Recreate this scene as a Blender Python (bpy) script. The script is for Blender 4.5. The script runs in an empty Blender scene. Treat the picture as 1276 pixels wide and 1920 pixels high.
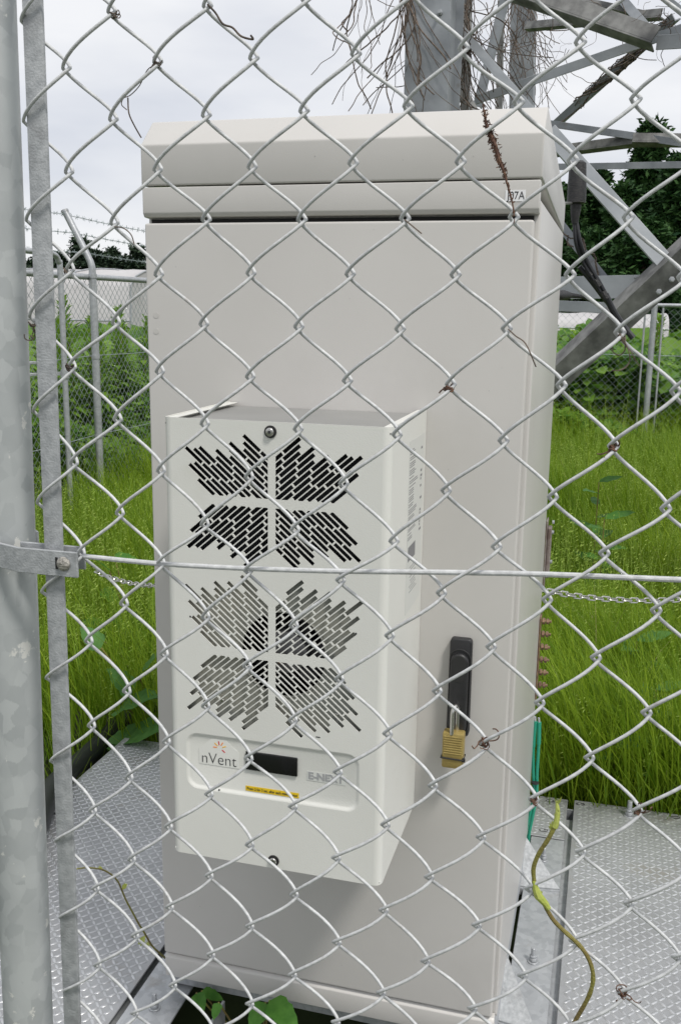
import bpy, bmesh, math, random
import numpy as np
from mathutils import Vector, Matrix
random.seed(7); rng = np.random.default_rng(7)
PI = math.pi; R = math.radians
S = bpy.context.scene; COL = S.collection

# ------------------------------------------------------------------ camera
F_PX, YAW, PITCH, ROLL = 1810.56, -0.267535, 0.209892, 0.014098
CAM = Vector((0.836547, -1.670964, 1.362778))
_f = Vector((math.sin(YAW)*math.cos(PITCH), math.cos(YAW)*math.cos(PITCH), -math.sin(PITCH)))
_r0 = Vector((math.cos(YAW), -math.sin(YAW), 0)); _u0 = _r0.cross(_f)
_r = _r0*math.cos(ROLL)+_u0*math.sin(ROLL); _u = -_r0*math.sin(ROLL)+_u0*math.cos(ROLL)
cd = bpy.data.cameras.new('camera'); cam = bpy.data.objects.new('camera', cd); COL.objects.link(cam)
S.camera = cam
cam.matrix_world = Matrix(((_r.x, _u.x, -_f.x, CAM.x), (_r.y, _u.y, -_f.y, CAM.y), (_r.z, _u.z, -_f.z, CAM.z), (0, 0, 0, 1)))
cd.sensor_fit = 'VERTICAL'; cd.sensor_height = 15.6; cd.sensor_width = 15.6*1276/1920
cd.lens = 15.6*F_PX/1920; cd.clip_start = 0.02; cd.clip_end = 600
cd.dof.use_dof = True; cd.dof.focus_distance = 1.3; cd.dof.aperture_fstop = 20

def at(x, y, Y):                     # the point of the plane at depth Y (world y) seen at this place of the photograph
    d = _f + _r*((x-638)/F_PX) + _u*((960-y)/F_PX)
    return CAM + d*((Y-CAM.y)/d.y)
def atz(x, y, Z):
    d = _f + _r*((x-638)/F_PX) + _u*((960-y)/F_PX)
    return CAM + d*((Z-CAM.z)/d.z)
def atx(x, y, X):
    d = _f + _r*((x-638)/F_PX) + _u*((960-y)/F_PX)
    return CAM + d*((X-CAM.x)/d.x)

# ------------------------------------------------------------------ light
SUN_DIR = Vector((0.52, -0.42, 1.05)).normalized()      # towards the sun
EL = math.asin(SUN_DIR.z); AZ = math.atan2(SUN_DIR.x, SUN_DIR.y)
w = bpy.data.worlds.new('World'); S.world = w; w.use_nodes = True
nt = w.node_tree; nt.nodes.clear(); N = nt.nodes.new; LK = nt.links.new
out = N('ShaderNodeOutputWorld'); mixs = N('ShaderNodeMixShader'); b1 = N('ShaderNodeBackground'); b2 = N('ShaderNodeBackground')
sky = N('ShaderNodeTexSky'); sky.sky_type = 'NISHITA'; sky.sun_disc = False; sky.sun_elevation = EL; sky.sun_rotation = AZ
LK(sky.outputs[0], b1.inputs[0]); b1.inputs[1].default_value = 0.10
tc = N('ShaderNodeTexCoord'); mp = N('ShaderNodeMapping'); mp.inputs['Scale'].default_value = (1.0, 1.0, 3.2)
n1 = N('ShaderNodeTexNoise'); n1.inputs['Scale'].default_value = 2.6; n1.inputs['Detail'].default_value = 5; n1.inputs['Roughness'].default_value = .5
cr = N('ShaderNodeValToRGB'); cr.color_ramp.elements[0].position = .36; cr.color_ramp.elements[0].color = (.70, .725, .79, 1)
cr.color_ramp.elements[1].position = .62; cr.color_ramp.elements[1].color = (.925, .93, .95, 1)
LK(tc.outputs['Generated'], mp.inputs[0]); LK(mp.outputs[0], n1.inputs[0]); LK(n1.outputs[0], cr.inputs[0]); LK(cr.outputs[0], b2.inputs[0])
b2.inputs[1].default_value = 1.04
mixs.inputs[0].default_value = .92
LK(b1.outputs[0], mixs.inputs[1]); LK(b2.outputs[0], mixs.inputs[2]); LK(mixs.outputs[0], out.inputs[0])
sl = bpy.data.lights.new('sun', 'SUN'); sun = bpy.data.objects.new('sun', sl); COL.objects.link(sun)
sl.energy = 2.6; sl.angle = R(9); sl.color = (1, .965, .91)
sun.rotation_euler = (-SUN_DIR).to_track_quat('-Z', 'Y').to_euler()
S.view_settings.view_transform = 'Standard'; S.view_settings.look = 'None'; S.view_settings.exposure = 0.0; S.view_settings.gamma = 1
S.view_settings.use_curve_mapping = False
try: S.cycles.max_bounces = 6; S.cycles.transparent_max_bounces = 6
except Exception: pass

# ------------------------------------------------------------------ materials
def mat(name, base, rough=.5, metal=0.0, var=None, vscale=8, vdetail=4, vpos=(.35, .65), bump=0, bscale=60, vor=None, spec=.5,
        dirt=None, dscale=5, dpos=(.55, .75), stretch=None, trans=0, attr=None, tex='noise'):
    m = bpy.data.materials.new(name); m.use_nodes = True; t = m.node_tree; B = t.nodes['Principled BSDF']; N = t.nodes.new; L = t.links.new
    B.inputs['Roughness'].default_value = rough; B.inputs['Metallic'].default_value = metal
    try: B.inputs['Specular IOR Level'].default_value = spec
    except Exception: pass
    geo = N('ShaderNodeNewGeometry'); src = geo.outputs['Position']
    if stretch:
        mp = N('ShaderNodeMapping'); mp.inputs['Scale'].default_value = stretch; L(src, mp.inputs[0]); src = mp.outputs[0]
    col = None
    if attr:
        a = N('ShaderNodeAttribute'); a.attribute_name = attr; ramp = N('ShaderNodeValToRGB'); L(a.outputs['Fac'], ramp.inputs[0])
        e = ramp.color_ramp.elements; e[0].color = (*base, 1); e[1].color = (*var, 1); col = ramp.outputs[0]
    elif var or vor:
        if vor:
            v = N('ShaderNodeTexVoronoi'); v.inputs['Scale'].default_value = vor; n0 = N('ShaderNodeTexNoise'); n0.inputs['Scale'].default_value = vor*1.3
            n0.inputs['Detail'].default_value = 3
            mx = N('ShaderNodeMix'); mx.data_type = 'VECTOR'; mx.inputs['Factor'].default_value = .010*(30/vor)
            L(src, mx.inputs[4]); L(n0.outputs['Color'], mx.inputs[5]); L(mx.outputs[1], v.inputs['Vector'])
            n = N('ShaderNodeTexNoise'); n.inputs['Scale'].default_value = vscale; n.inputs['Detail'].default_value = vdetail; L(src, n.inputs[0])
            sp = N('ShaderNodeSeparateColor'); L(v.outputs['Color'], sp.inputs[0])
            ad = N('ShaderNodeMath'); ad.operation = 'MULTIPLY_ADD'; L(sp.outputs[0], ad.inputs[0]); ad.inputs[1].default_value = .45
            L(n.outputs[0], ad.inputs[2]); sub = N('ShaderNodeMath'); sub.operation = 'SUBTRACT'; L(ad.outputs[0], sub.inputs[0]); sub.inputs[1].default_value = .22
            fac = sub.outputs[0]
        else:
            n = N('ShaderNodeTexNoise'); n.inputs['Scale'].default_value = vscale; n.inputs['Detail'].default_value = vdetail
            L(src, n.inputs[0]); fac = n.outputs[0]
        ramp = N('ShaderNodeValToRGB'); e = ramp.color_ramp.elements
        e[0].position = vpos[0]; e[1].position = vpos[1]; e[0].color = (*base, 1); e[1].color = (*(var or base), 1)
        L(fac, ramp.inputs[0]); col = ramp.outputs[0]
    if dirt:
        n2 = N('ShaderNodeTexNoise'); n2.inputs['Scale'].default_value = dscale; n2.inputs['Detail'].default_value = 8; n2.inputs['Roughness'].default_value = .65
        L(src, n2.inputs[0]); mr = N('ShaderNodeMapRange'); mr.inputs[1].default_value = dpos[0]; mr.inputs[2].default_value = dpos[1]
        L(n2.outputs[0], mr.inputs[0]); mm = N('ShaderNodeMix'); mm.data_type = 'RGBA'; L(mr.outputs[0], mm.inputs['Factor'])
        if col: L(col, mm.inputs[6])
        else: mm.inputs[6].default_value = (*base, 1)
        mm.inputs[7].default_value = (*dirt, 1); col = mm.outputs[2]
    if col: L(col, B.inputs['Base Color'])
    else: B.inputs['Base Color'].default_value = (*base, 1)
    if bump:
        nb = N('ShaderNodeTexNoise'); nb.inputs['Scale'].default_value = bscale; nb.inputs['Detail'].default_value = 3; L(src, nb.inputs[0])
        bp = N('ShaderNodeBump'); bp.inputs['Strength'].default_value = min(1, bump); bp.inputs['Distance'].default_value = .002*max(1, bump)
        L(nb.outputs[0], bp.inputs['Height']); L(bp.outputs[0], B.inputs['Normal'])
    if trans:
        tr = N('ShaderNodeBsdfTranslucent'); mx = N('ShaderNodeMixShader'); mx.inputs[0].default_value = trans
        if col: L(col, tr.inputs[0])
        else: tr.inputs[0].default_value = (*base, 1)
        L(B.outputs[0], mx.inputs[1]); L(tr.outputs[0], mx.inputs[2]); L(mx.outputs[0], t.nodes['Material Output'].inputs[0])
    return m

M = {}
M['cab'] = mat('warm_grey_powder_coat', (.518, .503, .478), .33, var=(.550, .535, .510), vscale=3, bump=.10, bscale=500, dirt=(.475, .46, .435), dscale=2.2, dpos=(.56, .86))
M['cab_dark'] = mat('dark_gap', (.02, .02, .02), .8)
M['acu'] = mat('off_white_powder_coat', (.69, .69, .65), .36, var=(.72, .72, .68), vscale=4, bump=.16, bscale=420, dirt=(.60, .59, .53), dscale=3, dpos=(.60, .9))
M['fins'] = mat('condenser_fins', (.012, .013, .016), .5, metal=.2)
M['inner'] = mat('grey_inner_plate', (.24, .25, .23), .38, var=(.35, .34, .29), vscale=6, vpos=(.4, .6))
M['black'] = mat('black_plastic', (.018, .018, .02), .42, var=(.028, .028, .03), vscale=25, bump=.2, bscale=400)
M['display'] = mat('black_glossy_display', (.008, .008, .009), .18)
M['rubber'] = mat('black_rubber', (.02, .02, .02), .6)
M['tape'] = mat('black_weathered_tape', (.016, .016, .017), .5, var=(.045, .042, .040), vscale=90, vpos=(.5, .75), bump=.8, bscale=150, stretch=(1, 1, 3))
M['steel'] = mat('stainless_steel', (.55, .54, .52), .28, metal=.95)
M['brass'] = mat('brass_padlock', (.36, .275, .09), .42, metal=.2, var=(.29, .215, .07), vscale=60, bump=.3, bscale=300)
M['galv_post'] = mat('galvanised_spangled_pipe', (.37, .39, .395), .50, metal=.2, var=(.49, .512, .512), vor=78, vscale=18, vpos=(.20, .72),
                     dirt=(.66, .66, .63), dscale=34, dpos=(.635, .65), stretch=(1, 1, .8), bump=.15, bscale=50)
M['galv_bar'] = mat('dull_galvanised_bar', (.315, .33, .34), .6, metal=.2, var=(.45, .465, .475), vscale=130, vdetail=10, vpos=(.32, .68), bump=.3, bscale=500, dirt=(.25, .255, .26), dscale=22, dpos=(.55, .7))
M['wire'] = mat('weathered_galvanised_wire', (.44, .45, .455), .55, metal=.08, var=(.62, .63, .63), vscale=170, vdetail=8, vpos=(.3, .68), bump=.15, bscale=900, dirt=(.32, .30, .28), dscale=60, dpos=(.60, .80))
M['far_wire'] = mat('galvanised_far_mesh', (.24, .29, .29), .5, metal=.3, var=(.36, .41, .41), vscale=9)
M['galv'] = mat('galvanised_steel', (.34, .355, .37), .42, metal=.4, var=(.47, .485, .50), vor=75, vscale=7, vpos=(.2, .8), bump=.2, bscale=90, dirt=(.26, .24, .21), dscale=9, dpos=(.62, .8))
M['checker'] = mat('galvanised_checker_plate', (.30, .305, .31), .40, metal=.35, var=(.41, .42, .43), vscale=6, vdetail=7, vpos=(.3, .7), bump=.35, bscale=70, dirt=(.30, .27, .23), dscale=7, dpos=(.58, .80))
M['tread'] = mat('worn_tread_metal', (.46, .47, .48), .28, metal=.6, var=(.60, .61, .62), vscale=40)
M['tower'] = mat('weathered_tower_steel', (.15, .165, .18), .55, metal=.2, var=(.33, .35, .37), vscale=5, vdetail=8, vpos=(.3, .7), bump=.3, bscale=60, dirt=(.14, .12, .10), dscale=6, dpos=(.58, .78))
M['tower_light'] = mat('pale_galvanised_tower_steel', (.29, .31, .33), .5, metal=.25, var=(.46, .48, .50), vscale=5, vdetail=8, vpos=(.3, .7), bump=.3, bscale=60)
M['tower_dirt_shade'] = mat('stained_backlit_tower_steel', (.10, .10, .097), .6, metal=.1, var=(.25, .25, .24), vscale=14, vdetail=9, vpos=(.35, .65), bump=.4, bscale=60)  # stain on the low brace; on other members backlit shade put into the colour
M['rust'] = mat('rusty_bracket', (.14, .10, .085), .7, var=(.27, .24, .22), vscale=40, vpos=(.35, .6))
M['copper'] = mat('aged_copper', (.13, .075, .05), .5, metal=.3, var=(.30, .20, .12), vscale=80)
M['green_cable'] = mat('green_cable_sheath', (.015, .27, .17), .4)
M['black_cable'] = mat('black_cable_sheath', (.014, .015, .018), .45)
M['pipe'] = mat('black_corrugated_pipe', (.010, .011, .013), .5)
M['soil'] = mat('ground_soil', (.035, .04, .018), .95, var=(.05, .075, .022), vscale=3, bump=1, bscale=20)
M['grass'] = mat('grass_blades', (.095, .20, .007), .6, var=(.36, .49, .035), attr='tint', trans=.45, spec=.25)
M['straw'] = mat('dry_straw', (.30, .25, .12), .7, var=(.48, .42, .24), attr='tint', trans=.3, spec=.2)
M['seed'] = mat('grass_seed_heads', (.20, .34, .04), .7, var=(.42, .53, .12), attr='tint', trans=.3, spec=.2)
M['leaf'] = mat('weed_leaves', (.065, .17, .014), .55, var=(.24, .40, .045), attr='tint', trans=.38, spec=.3)
M['kudzu'] = mat('kudzu_leaves', (.07, .19, .025), .55, var=(.24, .40, .06), attr='tint', trans=.4, spec=.3)
M['broad'] = mat('broad_leaf', (.07, .18, .04), .55, var=(.11, .25, .06), vscale=25, trans=.3, bump=.8, bscale=60, spec=.3)
M['bright_leaf'] = mat('bright_vine_leaf', (.06, .18, .025), .5, var=(.10, .26, .04), vscale=40, trans=.4, bump=.6, bscale=90, spec=.3)
M['conifer'] = mat('conifer_foliage', (.010, .038, .012), .7, var=(.058, .125, .032), attr='tint', trans=.15, spec=.2)
M['conifer_far'] = mat('far_conifer_foliage', (.016, .036, .022), .7, var=(.06, .09, .05), attr='tint', trans=.1, spec=.2)
M['bark'] = mat('bark', (.08, .055, .04), .9, var=(.14, .10, .07), vscale=20, bump=1, bscale=40)
M['dry'] = mat('dry_vine', (.05, .038, .03), .85, var=(.17, .13, .10), vscale=60, bump=.6, bscale=200)
M['dry_red'] = mat('red_brown_dead_tendril', (.075, .035, .025), .85, var=(.17, .095, .06), vscale=150, bump=.6, bscale=300)
M['vine'] = mat('olive_living_vine', (.16, .12, .035), .65, var=(.24, .23, .05), vscale=22, vpos=(.35, .6), bump=.6, bscale=500)
M['vine_tip'] = mat('yellow_green_shoot', (.32, .38, .06), .6, var=(.42, .46, .12), vscale=60, bump=.4, bscale=400)
M['sheet'] = mat('greenhouse_film', (.44, .43, .43), .6, var=(.50, .49, .49), vscale=.8, spec=.2, dirt=(.36, .345, .34), dscale=.6)
M['white'] = mat('white_sticker', (.82, .82, .83), .4)
M['silver_label'] = mat('silver_label_film', (.60, .60, .58), .35)
M['label_white'] = mat('pale_label_film', (.64, .65, .62), .33)
M['print'] = mat('dark_print', (.03, .03, .035), .5)
M['print_grey'] = mat('grey_print', (.36, .365, .37), .5)
M['print_mid'] = mat('mid_grey_print', (.19, .19, .20), .5)
M['yellow'] = mat('yellow_label', (.80, .55, .02), .45)
M['red'] = mat('red_print', (.60, .02, .04), .5)
M['orange'] = mat('orange_print', (.85, .25, .03), .5)
M['amber'] = mat('amber_print', (.85, .48, .03), .5)
M['fan'] = mat('fan_plastic', (.02, .02, .022), .5)
M['fan_hub'] = mat('fan_hub_metal', (.14, .14, .145), .4, metal=.2)
M['rustline'] = mat('rust_stain', (.33, .23, .13), .8)

# ------------------------------------------------------------------ mesh helpers
class MB:
    def __init__(s): s.v = []; s.f = []
    def add(s, vs, fs):
        o = len(s.v); s.v += [tuple(v) for v in vs]; s.f += [tuple(i+o for i in f) for f in fs]; return s
    def box(s, c, sz, rot=None):
        x, y, z = [a/2 for a in sz]; c = Vector(c)
        vs = [Vector(p) for p in ((-x,-y,-z),(x,-y,-z),(x,y,-z),(-x,y,-z),(-x,-y,z),(x,-y,z),(x,y,z),(-x,y,z))]
        if rot is not None: vs = [rot @ v for v in vs]
        return s.add([v+c for v in vs], [(0,3,2,1),(4,5,6,7),(0,1,5,4),(1,2,6,5),(2,3,7,6),(3,0,4,7)])
    def bx(s, x0, x1, y0, y1, z0, z1): return s.box(((x0+x1)/2,(y0+y1)/2,(z0+z1)/2), (abs(x1-x0),abs(y1-y0),abs(z1-z0)))
    def prism(s, poly, axis, a, b):   # polygon in the two other axes, extruded along axis from a to b
        n = len(poly); vs = []
        for h in (a, b):
            for (p, q) in poly:
                vs.append({'x': (h,p,q), 'y': (p,h,q), 'z': (p,q,h)}[axis])
        return s.add(vs, [tuple(range(n))[::-1], tuple(range(n, 2*n))]+[(i,(i+1)%n,(i+1)%n+n,i+n) for i in range(n)])
    def tube(s, pts, r, n=8, cap=True):
        pts = [Vector(p) for p in pts]; m = len(pts); rs = r if hasattr(r, '__len__') else [r]*m
        t0 = (pts[1]-pts[0]).normalized(); ref = Vector((0,0,1)) if abs(t0.z) < .9 else Vector((1,0,0))
        a = t0.cross(ref).normalized(); vs = []
        for i in range(m):
            t = (pts[min(i+1, m-1)]-pts[max(i-1, 0)])
            t = t.normalized() if t.length > 1e-9 else t0
            a = (a - t*a.dot(t)); a = a.normalized() if a.length > 1e-6 else t.orthogonal().normalized()
            b = t.cross(a)
            for k in range(n):
                an = 2*PI*k/n; vs.append(pts[i]+(a*math.cos(an)+b*math.sin(an))*rs[i])
        fs = [(i*n+k, i*n+(k+1)%n, (i+1)*n+(k+1)%n, (i+1)*n+k) for i in range(m-1) for k in range(n)]
        if cap: fs += [tuple(range(n))[::-1], tuple(range((m-1)*n, m*n))]
        return s.add(vs, fs)
    def cyl(s, p0, p1, r, n=16): return s.tube([p0, p1], r, n)

WL = {}     # world position of every object's origin
def link(o, parent, wloc):
    COL.objects.link(o); WL[o.name] = Vector(wloc)
    if parent: o.parent = parent; o.location = Vector(wloc)-WL[parent.name]
    else: o.location = wloc
    return o
def props(o, label=None, cat=None, group=None, kind=None):
    for k, v in (('label', label), ('category', cat), ('group', group), ('kind', kind)):
        if v: o[k] = v
    return o
def thing(name, label, cat, loc, group=None):
    o = bpy.data.objects.new(name, None); o.empty_display_size = .05
    link(o, None, Vector(loc)); return props(o, label, cat, group)
def finish(me, smooth):
    if smooth:
        me.polygons.foreach_set('use_smooth', [True]*len(me.polygons))
        try: me.set_sharp_from_angle(angle=R(smooth))
        except Exception: pass
def part(name, mb, m, parent=None, bevel=0, seg=2, smooth=35, label=None, kind=None, fixn=False):
    vs = np.array([tuple(v) for v in mb.v]); c = (vs.min(0)+vs.max(0))/2
    me = bpy.data.meshes.new(name); me.from_pydata((vs-c).tolist(), [], mb.f); me.update()
    if bevel or fixn:
        bm = bmesh.new(); bm.from_mesh(me)
        if fixn: bmesh.ops.recalc_face_normals(bm, faces=bm.faces)
        if bevel:
            ed = [e for e in bm.edges if len(e.link_faces) == 2 and e.calc_face_angle(0) > R(30)]
            bmesh.ops.bevel(bm, geom=ed, offset=bevel, segments=seg, profile=.5, affect='EDGES', clamp_overlap=True)
        bm.to_mesh(me); bm.free()
    finish(me, smooth); me.materials.append(m)
    o = bpy.data.objects.new(name, me); link(o, parent, Vector(c))
    return props(o, label=label, kind=kind)
def solo(name, mb, m, label, cat, group=None, **kw):
    o = part(name, mb, m, None, **kw); return props(o, label, cat, group)
def structure(name, mb, m, **kw):
    o = part(name, mb, m, None, **kw); return props(o, kind='structure')
def big(name, V, Fq, m, parent=None, tint=None, kind=None, nside=4, smooth=False):   # numpy mesh, V (n,3), F (k,nside)
    V = np.asarray(V, float); Fq = np.asarray(Fq, np.int32); c = (V.min(0)+V.max(0))/2
    me = bpy.data.meshes.new(name); me.vertices.add(len(V)); me.vertices.foreach_set('co', (V-c).ravel())
    me.loops.add(Fq.size); me.loops.foreach_set('vertex_index', Fq.ravel())
    me.polygons.add(len(Fq)); me.polygons.foreach_set('loop_start', np.arange(len(Fq), dtype=np.int32)*nside)
    try: me.polygons.foreach_set('loop_total', np.full(len(Fq), nside, np.int32))
    except Exception: pass
    if smooth: me.polygons.foreach_set('use_smooth', np.ones(len(Fq), bool))
    me.update(calc_edges=True)
    if tint is not None:
        a = me.attributes.new('tint', 'FLOAT', 'POINT'); a.data.foreach_set('value', np.asarray(tint, np.float32))
    me.materials.append(m); o = bpy.data.objects.new(name, me); link(o, parent, Vector(c)); return props(o, kind=kind)
def same(name, src, parent, wloc, rot=None):     # another object on the same mesh
    o = bpy.data.objects.new(name, src.data)
    link(o, parent, Vector(wloc))
    if rot: o.rotation_euler = rot
    return o
def curve_mesh(name, outer, holes, thick, to3d, m, parent, smooth=0):    # flat sheet with holes cut through it
    cu = bpy.data.curves.new('tmp', 'CURVE'); cu.dimensions = '2D'; cu.fill_mode = 'BOTH'; cu.extrude = thick/2
    for poly in [outer]+holes:
        sp = cu.splines.new('POLY'); sp.points.add(len(poly)-1); sp.use_cyclic_u = True
        for i, (a, b) in enumerate(poly): sp.points[i].co = (a, b, 0, 1)
    ob = bpy.data.objects.new('tmp', cu); COL.objects.link(ob)
    me = bpy.data.meshes.new_from_object(ob.evaluated_get(bpy.context.evaluated_depsgraph_get()))
    bpy.data.objects.remove(ob)
    mb = MB(); mb.add([to3d(v.co) for v in me.vertices], [tuple(p.vertices) for p in me.polygons]); bpy.data.meshes.remove(me)
    return mb
def text(body, size, loc, m, parent, width=None, sx=1, rot=(PI/2, 0, 0), extr=.0002, off=0, name='lettering', slant=0):
    cu = bpy.data.curves.new('tmp', 'FONT'); cu.body = body; cu.size = size; cu.align_x = 'CENTER'; cu.align_y = 'CENTER'; cu.extrude = extr; cu.offset = off; cu.shear = slant
    ob = bpy.data.objects.new('tmp', cu); COL.objects.link(ob)
    me = bpy.data.meshes.new_from_object(ob.evaluated_get(bpy.context.evaluated_depsgraph_get()))
    bpy.data.objects.remove(ob); me.name = name
    xs = [v.co.x for v in me.vertices]; k = (width/(max(xs)-min(xs))) if width else sx; mid = (max(xs)+min(xs))/2
    for v in me.vertices: v.co.x = (v.co.x-mid)*k
    me.materials.clear(); me.materials.append(m)
    o = bpy.data.objects.new(name, me); link(o, parent, Vector(loc)); o.rotation_euler = rot; return o
def bezier(pts, n=8):                # Catmull-Rom through the points
    P = [Vector(p) for p in pts]; P = [P[0]*2-P[1]]+P+[P[-1]*2-P[-2]]; o = []
    for i in range(1, len(P)-2):
        for k in range(n):
            t = k/n; a, b, c, d = P[i-1:i+3]
            o.append(.5*((2*b)+(c-a)*t+(2*a-5*b+4*c-d)*t*t+(3*b-a-3*c+d)*t**3))
    o.append(P[-2]); return o
def ring(r0, r1, c, y0, y1, n=24):   # washer round the y axis
    vs = []
    for (r, y) in ((r0, y0), (r1, y0), (r1, y1), (r0, y1)):
        for k in range(n): vs.append((c[0]+r*math.cos(2*PI*k/n), y, c[1]+r*math.sin(2*PI*k/n)))
    fs = [(a*n+k, a*n+(k+1)%n, ((a+1)%4)*n+(k+1)%n, ((a+1)%4)*n+k) for a in range(4) for k in range(n)]
    return vs, fs
def bolt_z(parent_thing, p, r=.008, h=.03, label=None):      # stud, nut and washer standing on a plate
    x, y, z = p
    b = MB().cyl((x, y, z+.002), (x, y, z+h), r*.62, 14); o = part('stud', b, M['galv'], parent_thing, bevel=.0008, seg=1)
    b = MB().prism([(x+r*1.08*math.cos(k*PI/3+.4), y+r*1.08*math.sin(k*PI/3+.4)) for k in range(6)], 'z', z+.0035, z+.0035+r*.95); part('nut', b, M['galv'], parent_thing, bevel=.0008, seg=1)
    b = MB().prism([(x+r*1.0*math.cos(k*PI/3+1.0), y+r*1.0*math.sin(k*PI/3+1.0)) for k in range(6)], 'z', z+.004+r*.95, z+.004+r*1.6); part('nut', b, M['galv'], parent_thing, bevel=.0008, seg=1)
    b = MB().cyl((x, y, z+.0003), (x, y, z+.003), r*1.45, 24); part('washer', b, M['galv'], parent_thing, bevel=.0005, seg=1)
# ------------------------------------------------------------------ ground and deck
DZ = -0.10                                        # top of the steel deck
def ground_z(x, y):
    return -0.36 + 0.22*np.clip((y-1.5)/6, 0, 1) + .03*np.sin(x*1.3)*np.cos(y*.9)
gx = np.concatenate([np.linspace(-260, -12, 8), np.linspace(-10, 8, 46), np.linspace(12, 260, 8)])
gy = np.concatenate([np.linspace(-60, -5, 4), np.linspace(-3, 14, 44), np.linspace(18, 420, 10)])
XX, YY = np.meshgrid(gx, gy); ZZ = ground_z(XX, YY)
V = np.c_[XX.ravel(), YY.ravel(), ZZ.ravel()]; nx = len(gx)
Fq = [(r*nx+c, r*nx+c+1, (r+1)*nx+c+1, (r+1)*nx+c) for r in range(len(gy)-1) for c in range(nx-1)]
props(big('ground', V, Fq, M['soil'], smooth=True), kind='structure')

def tread(x0, x1, y0, y1, z, parent, pitch=.0165, skip=None):
    nx_, ny_ = int((x1-x0-.006)/pitch), int((y1-y0-.006)/pitch)
    I, J = np.meshgrid(np.arange(nx_), np.arange(ny_)); I = I.ravel(); J = J.ravel()
    cx = x0+(x1-x0-nx_*pitch)/2+(I+.5)*pitch; cy = y0+(y1-y0-ny_*pitch)/2+(J+.5)*pitch
    if skip is not None:
        k = ~skip(cx, cy); I, J, cx, cy = I[k], J[k], cx[k], cy[k]
    a = np.where((I+J) % 2 == 0, R(45), R(-45))
    L, W, H = .0120, .0031, .0017
    tpl = np.array([(-L,0,0),(-L*.45,-W,0),(L*.45,-W,0),(L,0,0),(L*.45,W,0),(-L*.45,W,0),(-L*.72,0,H*.7),(-L*.35,-W*.45,H),(L*.35,-W*.45,H),(L*.72,0,H*.7),(L*.35,W*.45,H),(-L*.35,W*.45,H)])
    c, s = np.cos(a)[:, None], np.sin(a)[:, None]
    px = cx[:, None]+tpl[:, 0]*c-tpl[:, 1]*s; py = cy[:, None]+tpl[:, 0]*s+tpl[:, 1]*c; pz = np.broadcast_to(z+tpl[:, 2], px.shape)
    V = np.stack([px, py, pz], -1).reshape(-1, 3)
    f = [(i, (i+1) % 6, 6+(i+1) % 6, 6+i) for i in range(6)]+[(6, 7, 8, 9), (9, 10, 11, 6)]
    F_ = (np.array(f)[None]+(np.arange(len(cx))*12)[:, None, None]).reshape(-1, 4)
    return big('tread_pattern', V, F_, M['tread'], parent, kind='stuff', smooth=True)
def oval(parent, x, y, z, a=0):
    pts = [(x+.012*math.cos(t)*math.cos(a)-.006*math.sin(t)*math.sin(a), y+.012*math.cos(t)*math.sin(a)+.006*math.sin(t)*math.cos(a), z+.0008) for t in np.linspace(0, 2*PI, 25)]
    return part('drain_mark', MB().tube(pts, .0012, 5), M['cab_dark'], parent)
TH = .0045
def slab(parent, x0, x1, y0, y1, m, z=DZ, name='plate'):
    return part(name, MB().bx(x0, x1, y0, y1, z-TH, z), m, parent, bevel=.0012, seg=1)

dl = thing('checker_plate', 'large diamond-tread steel deck plate left of the cabinet', 'deck plate', (-.36, .2, DZ), 'steel plates of the deck')
slab(dl, -.685, -.072, -.75, 1.115, M['checker']); tread(-.685, -.072, -.75, 1.115, DZ, dl)
g = atz(97, 1527, DZ); oval(dl, g.x, g.y, DZ, .3)
part('edge_angle', MB().bx(-.686, -.678, -.75, 1.115, DZ-.065, DZ-TH-.001), M['galv'], dl)
dr = thing('checker_plate', 'wide diamond-tread steel deck plate right of the cabinet', 'deck plate', (1.2, .3, DZ), 'steel plates of the deck')
slab(dr, .822, 1.75, -.75, 1.125, M['checker']); tread(.822, 1.75, -.75, 1.125, DZ, dr)
for p in ((1087, 1508), (1265, 1533)):
    g = atz(*p, DZ); oval(dr, g.x, g.y, DZ, .2)
part('edge_angle', MB().bx(.823, .831, -.75, 1.12, DZ-.065, DZ-TH-.001), M['galv'], dr)
g = atz(1178, 1522, DZ); bolt_z(dr, (g.x, 1.075, DZ), .0115, .048)
ds = thing('checker_plate', 'small diamond-tread plate behind the right rear corner of the cabinet', 'deck plate', (.75, 1.0, DZ), 'steel plates of the deck')
slab(ds, -.02, .803, .885, 1.12, M['checker']); tread(-.02, .803, .885, 1.12, DZ, ds)
for p in ((1030, 1502), (1018, 1557)):
    g = atz(*p, DZ); oval(ds, g.x, g.y, DZ, .2)
dm = thing('steel_plate', 'plain galvanised plate with nutted studs along right side of cabinet', 'deck plate', (.75, .3, DZ), 'steel plates of the deck')
slab(dm, .712, .803, -.75, .878, M['galv'])
for p in ((998, 1803), (1018, 1612)):
    g = atz(*p, DZ); bolt_z(dm, (g.x, g.y, DZ), .0085, .036)
df = thing('steel_plate', 'plain galvanised plate with one nutted stud at lower left corner of cabinet', 'deck plate', (0, -.2, DZ), 'steel plates of the deck')
part('plate', MB().prism([(-.058, -.75), (.050, -.75), (.050, .05), (-.058, .20)], 'z', DZ-TH, DZ), M['galv'], df, bevel=.0012, seg=1)
g = atz(290, 1890, DZ); bolt_z(df, (g.x, g.y, DZ), .0085, .036)
d2 = thing('steel_plate', 'lower plain galvanised plate in front of the gap under the cabinet', 'deck plate', (.1, -.3, DZ-.01), 'steel plates of the deck')
slab(d2, .052, .125, -.75, -.07, M['galv'], z=DZ-.012)
d3 = thing('steel_plate', 'far galvanised plate behind cabinet between the two checker plates', 'deck plate', (-.04, .7, DZ), 'steel plates of the deck')
slab(d3, -.064, -.026, .24, 1.115, M['galv'], z=DZ-.006)
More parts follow.
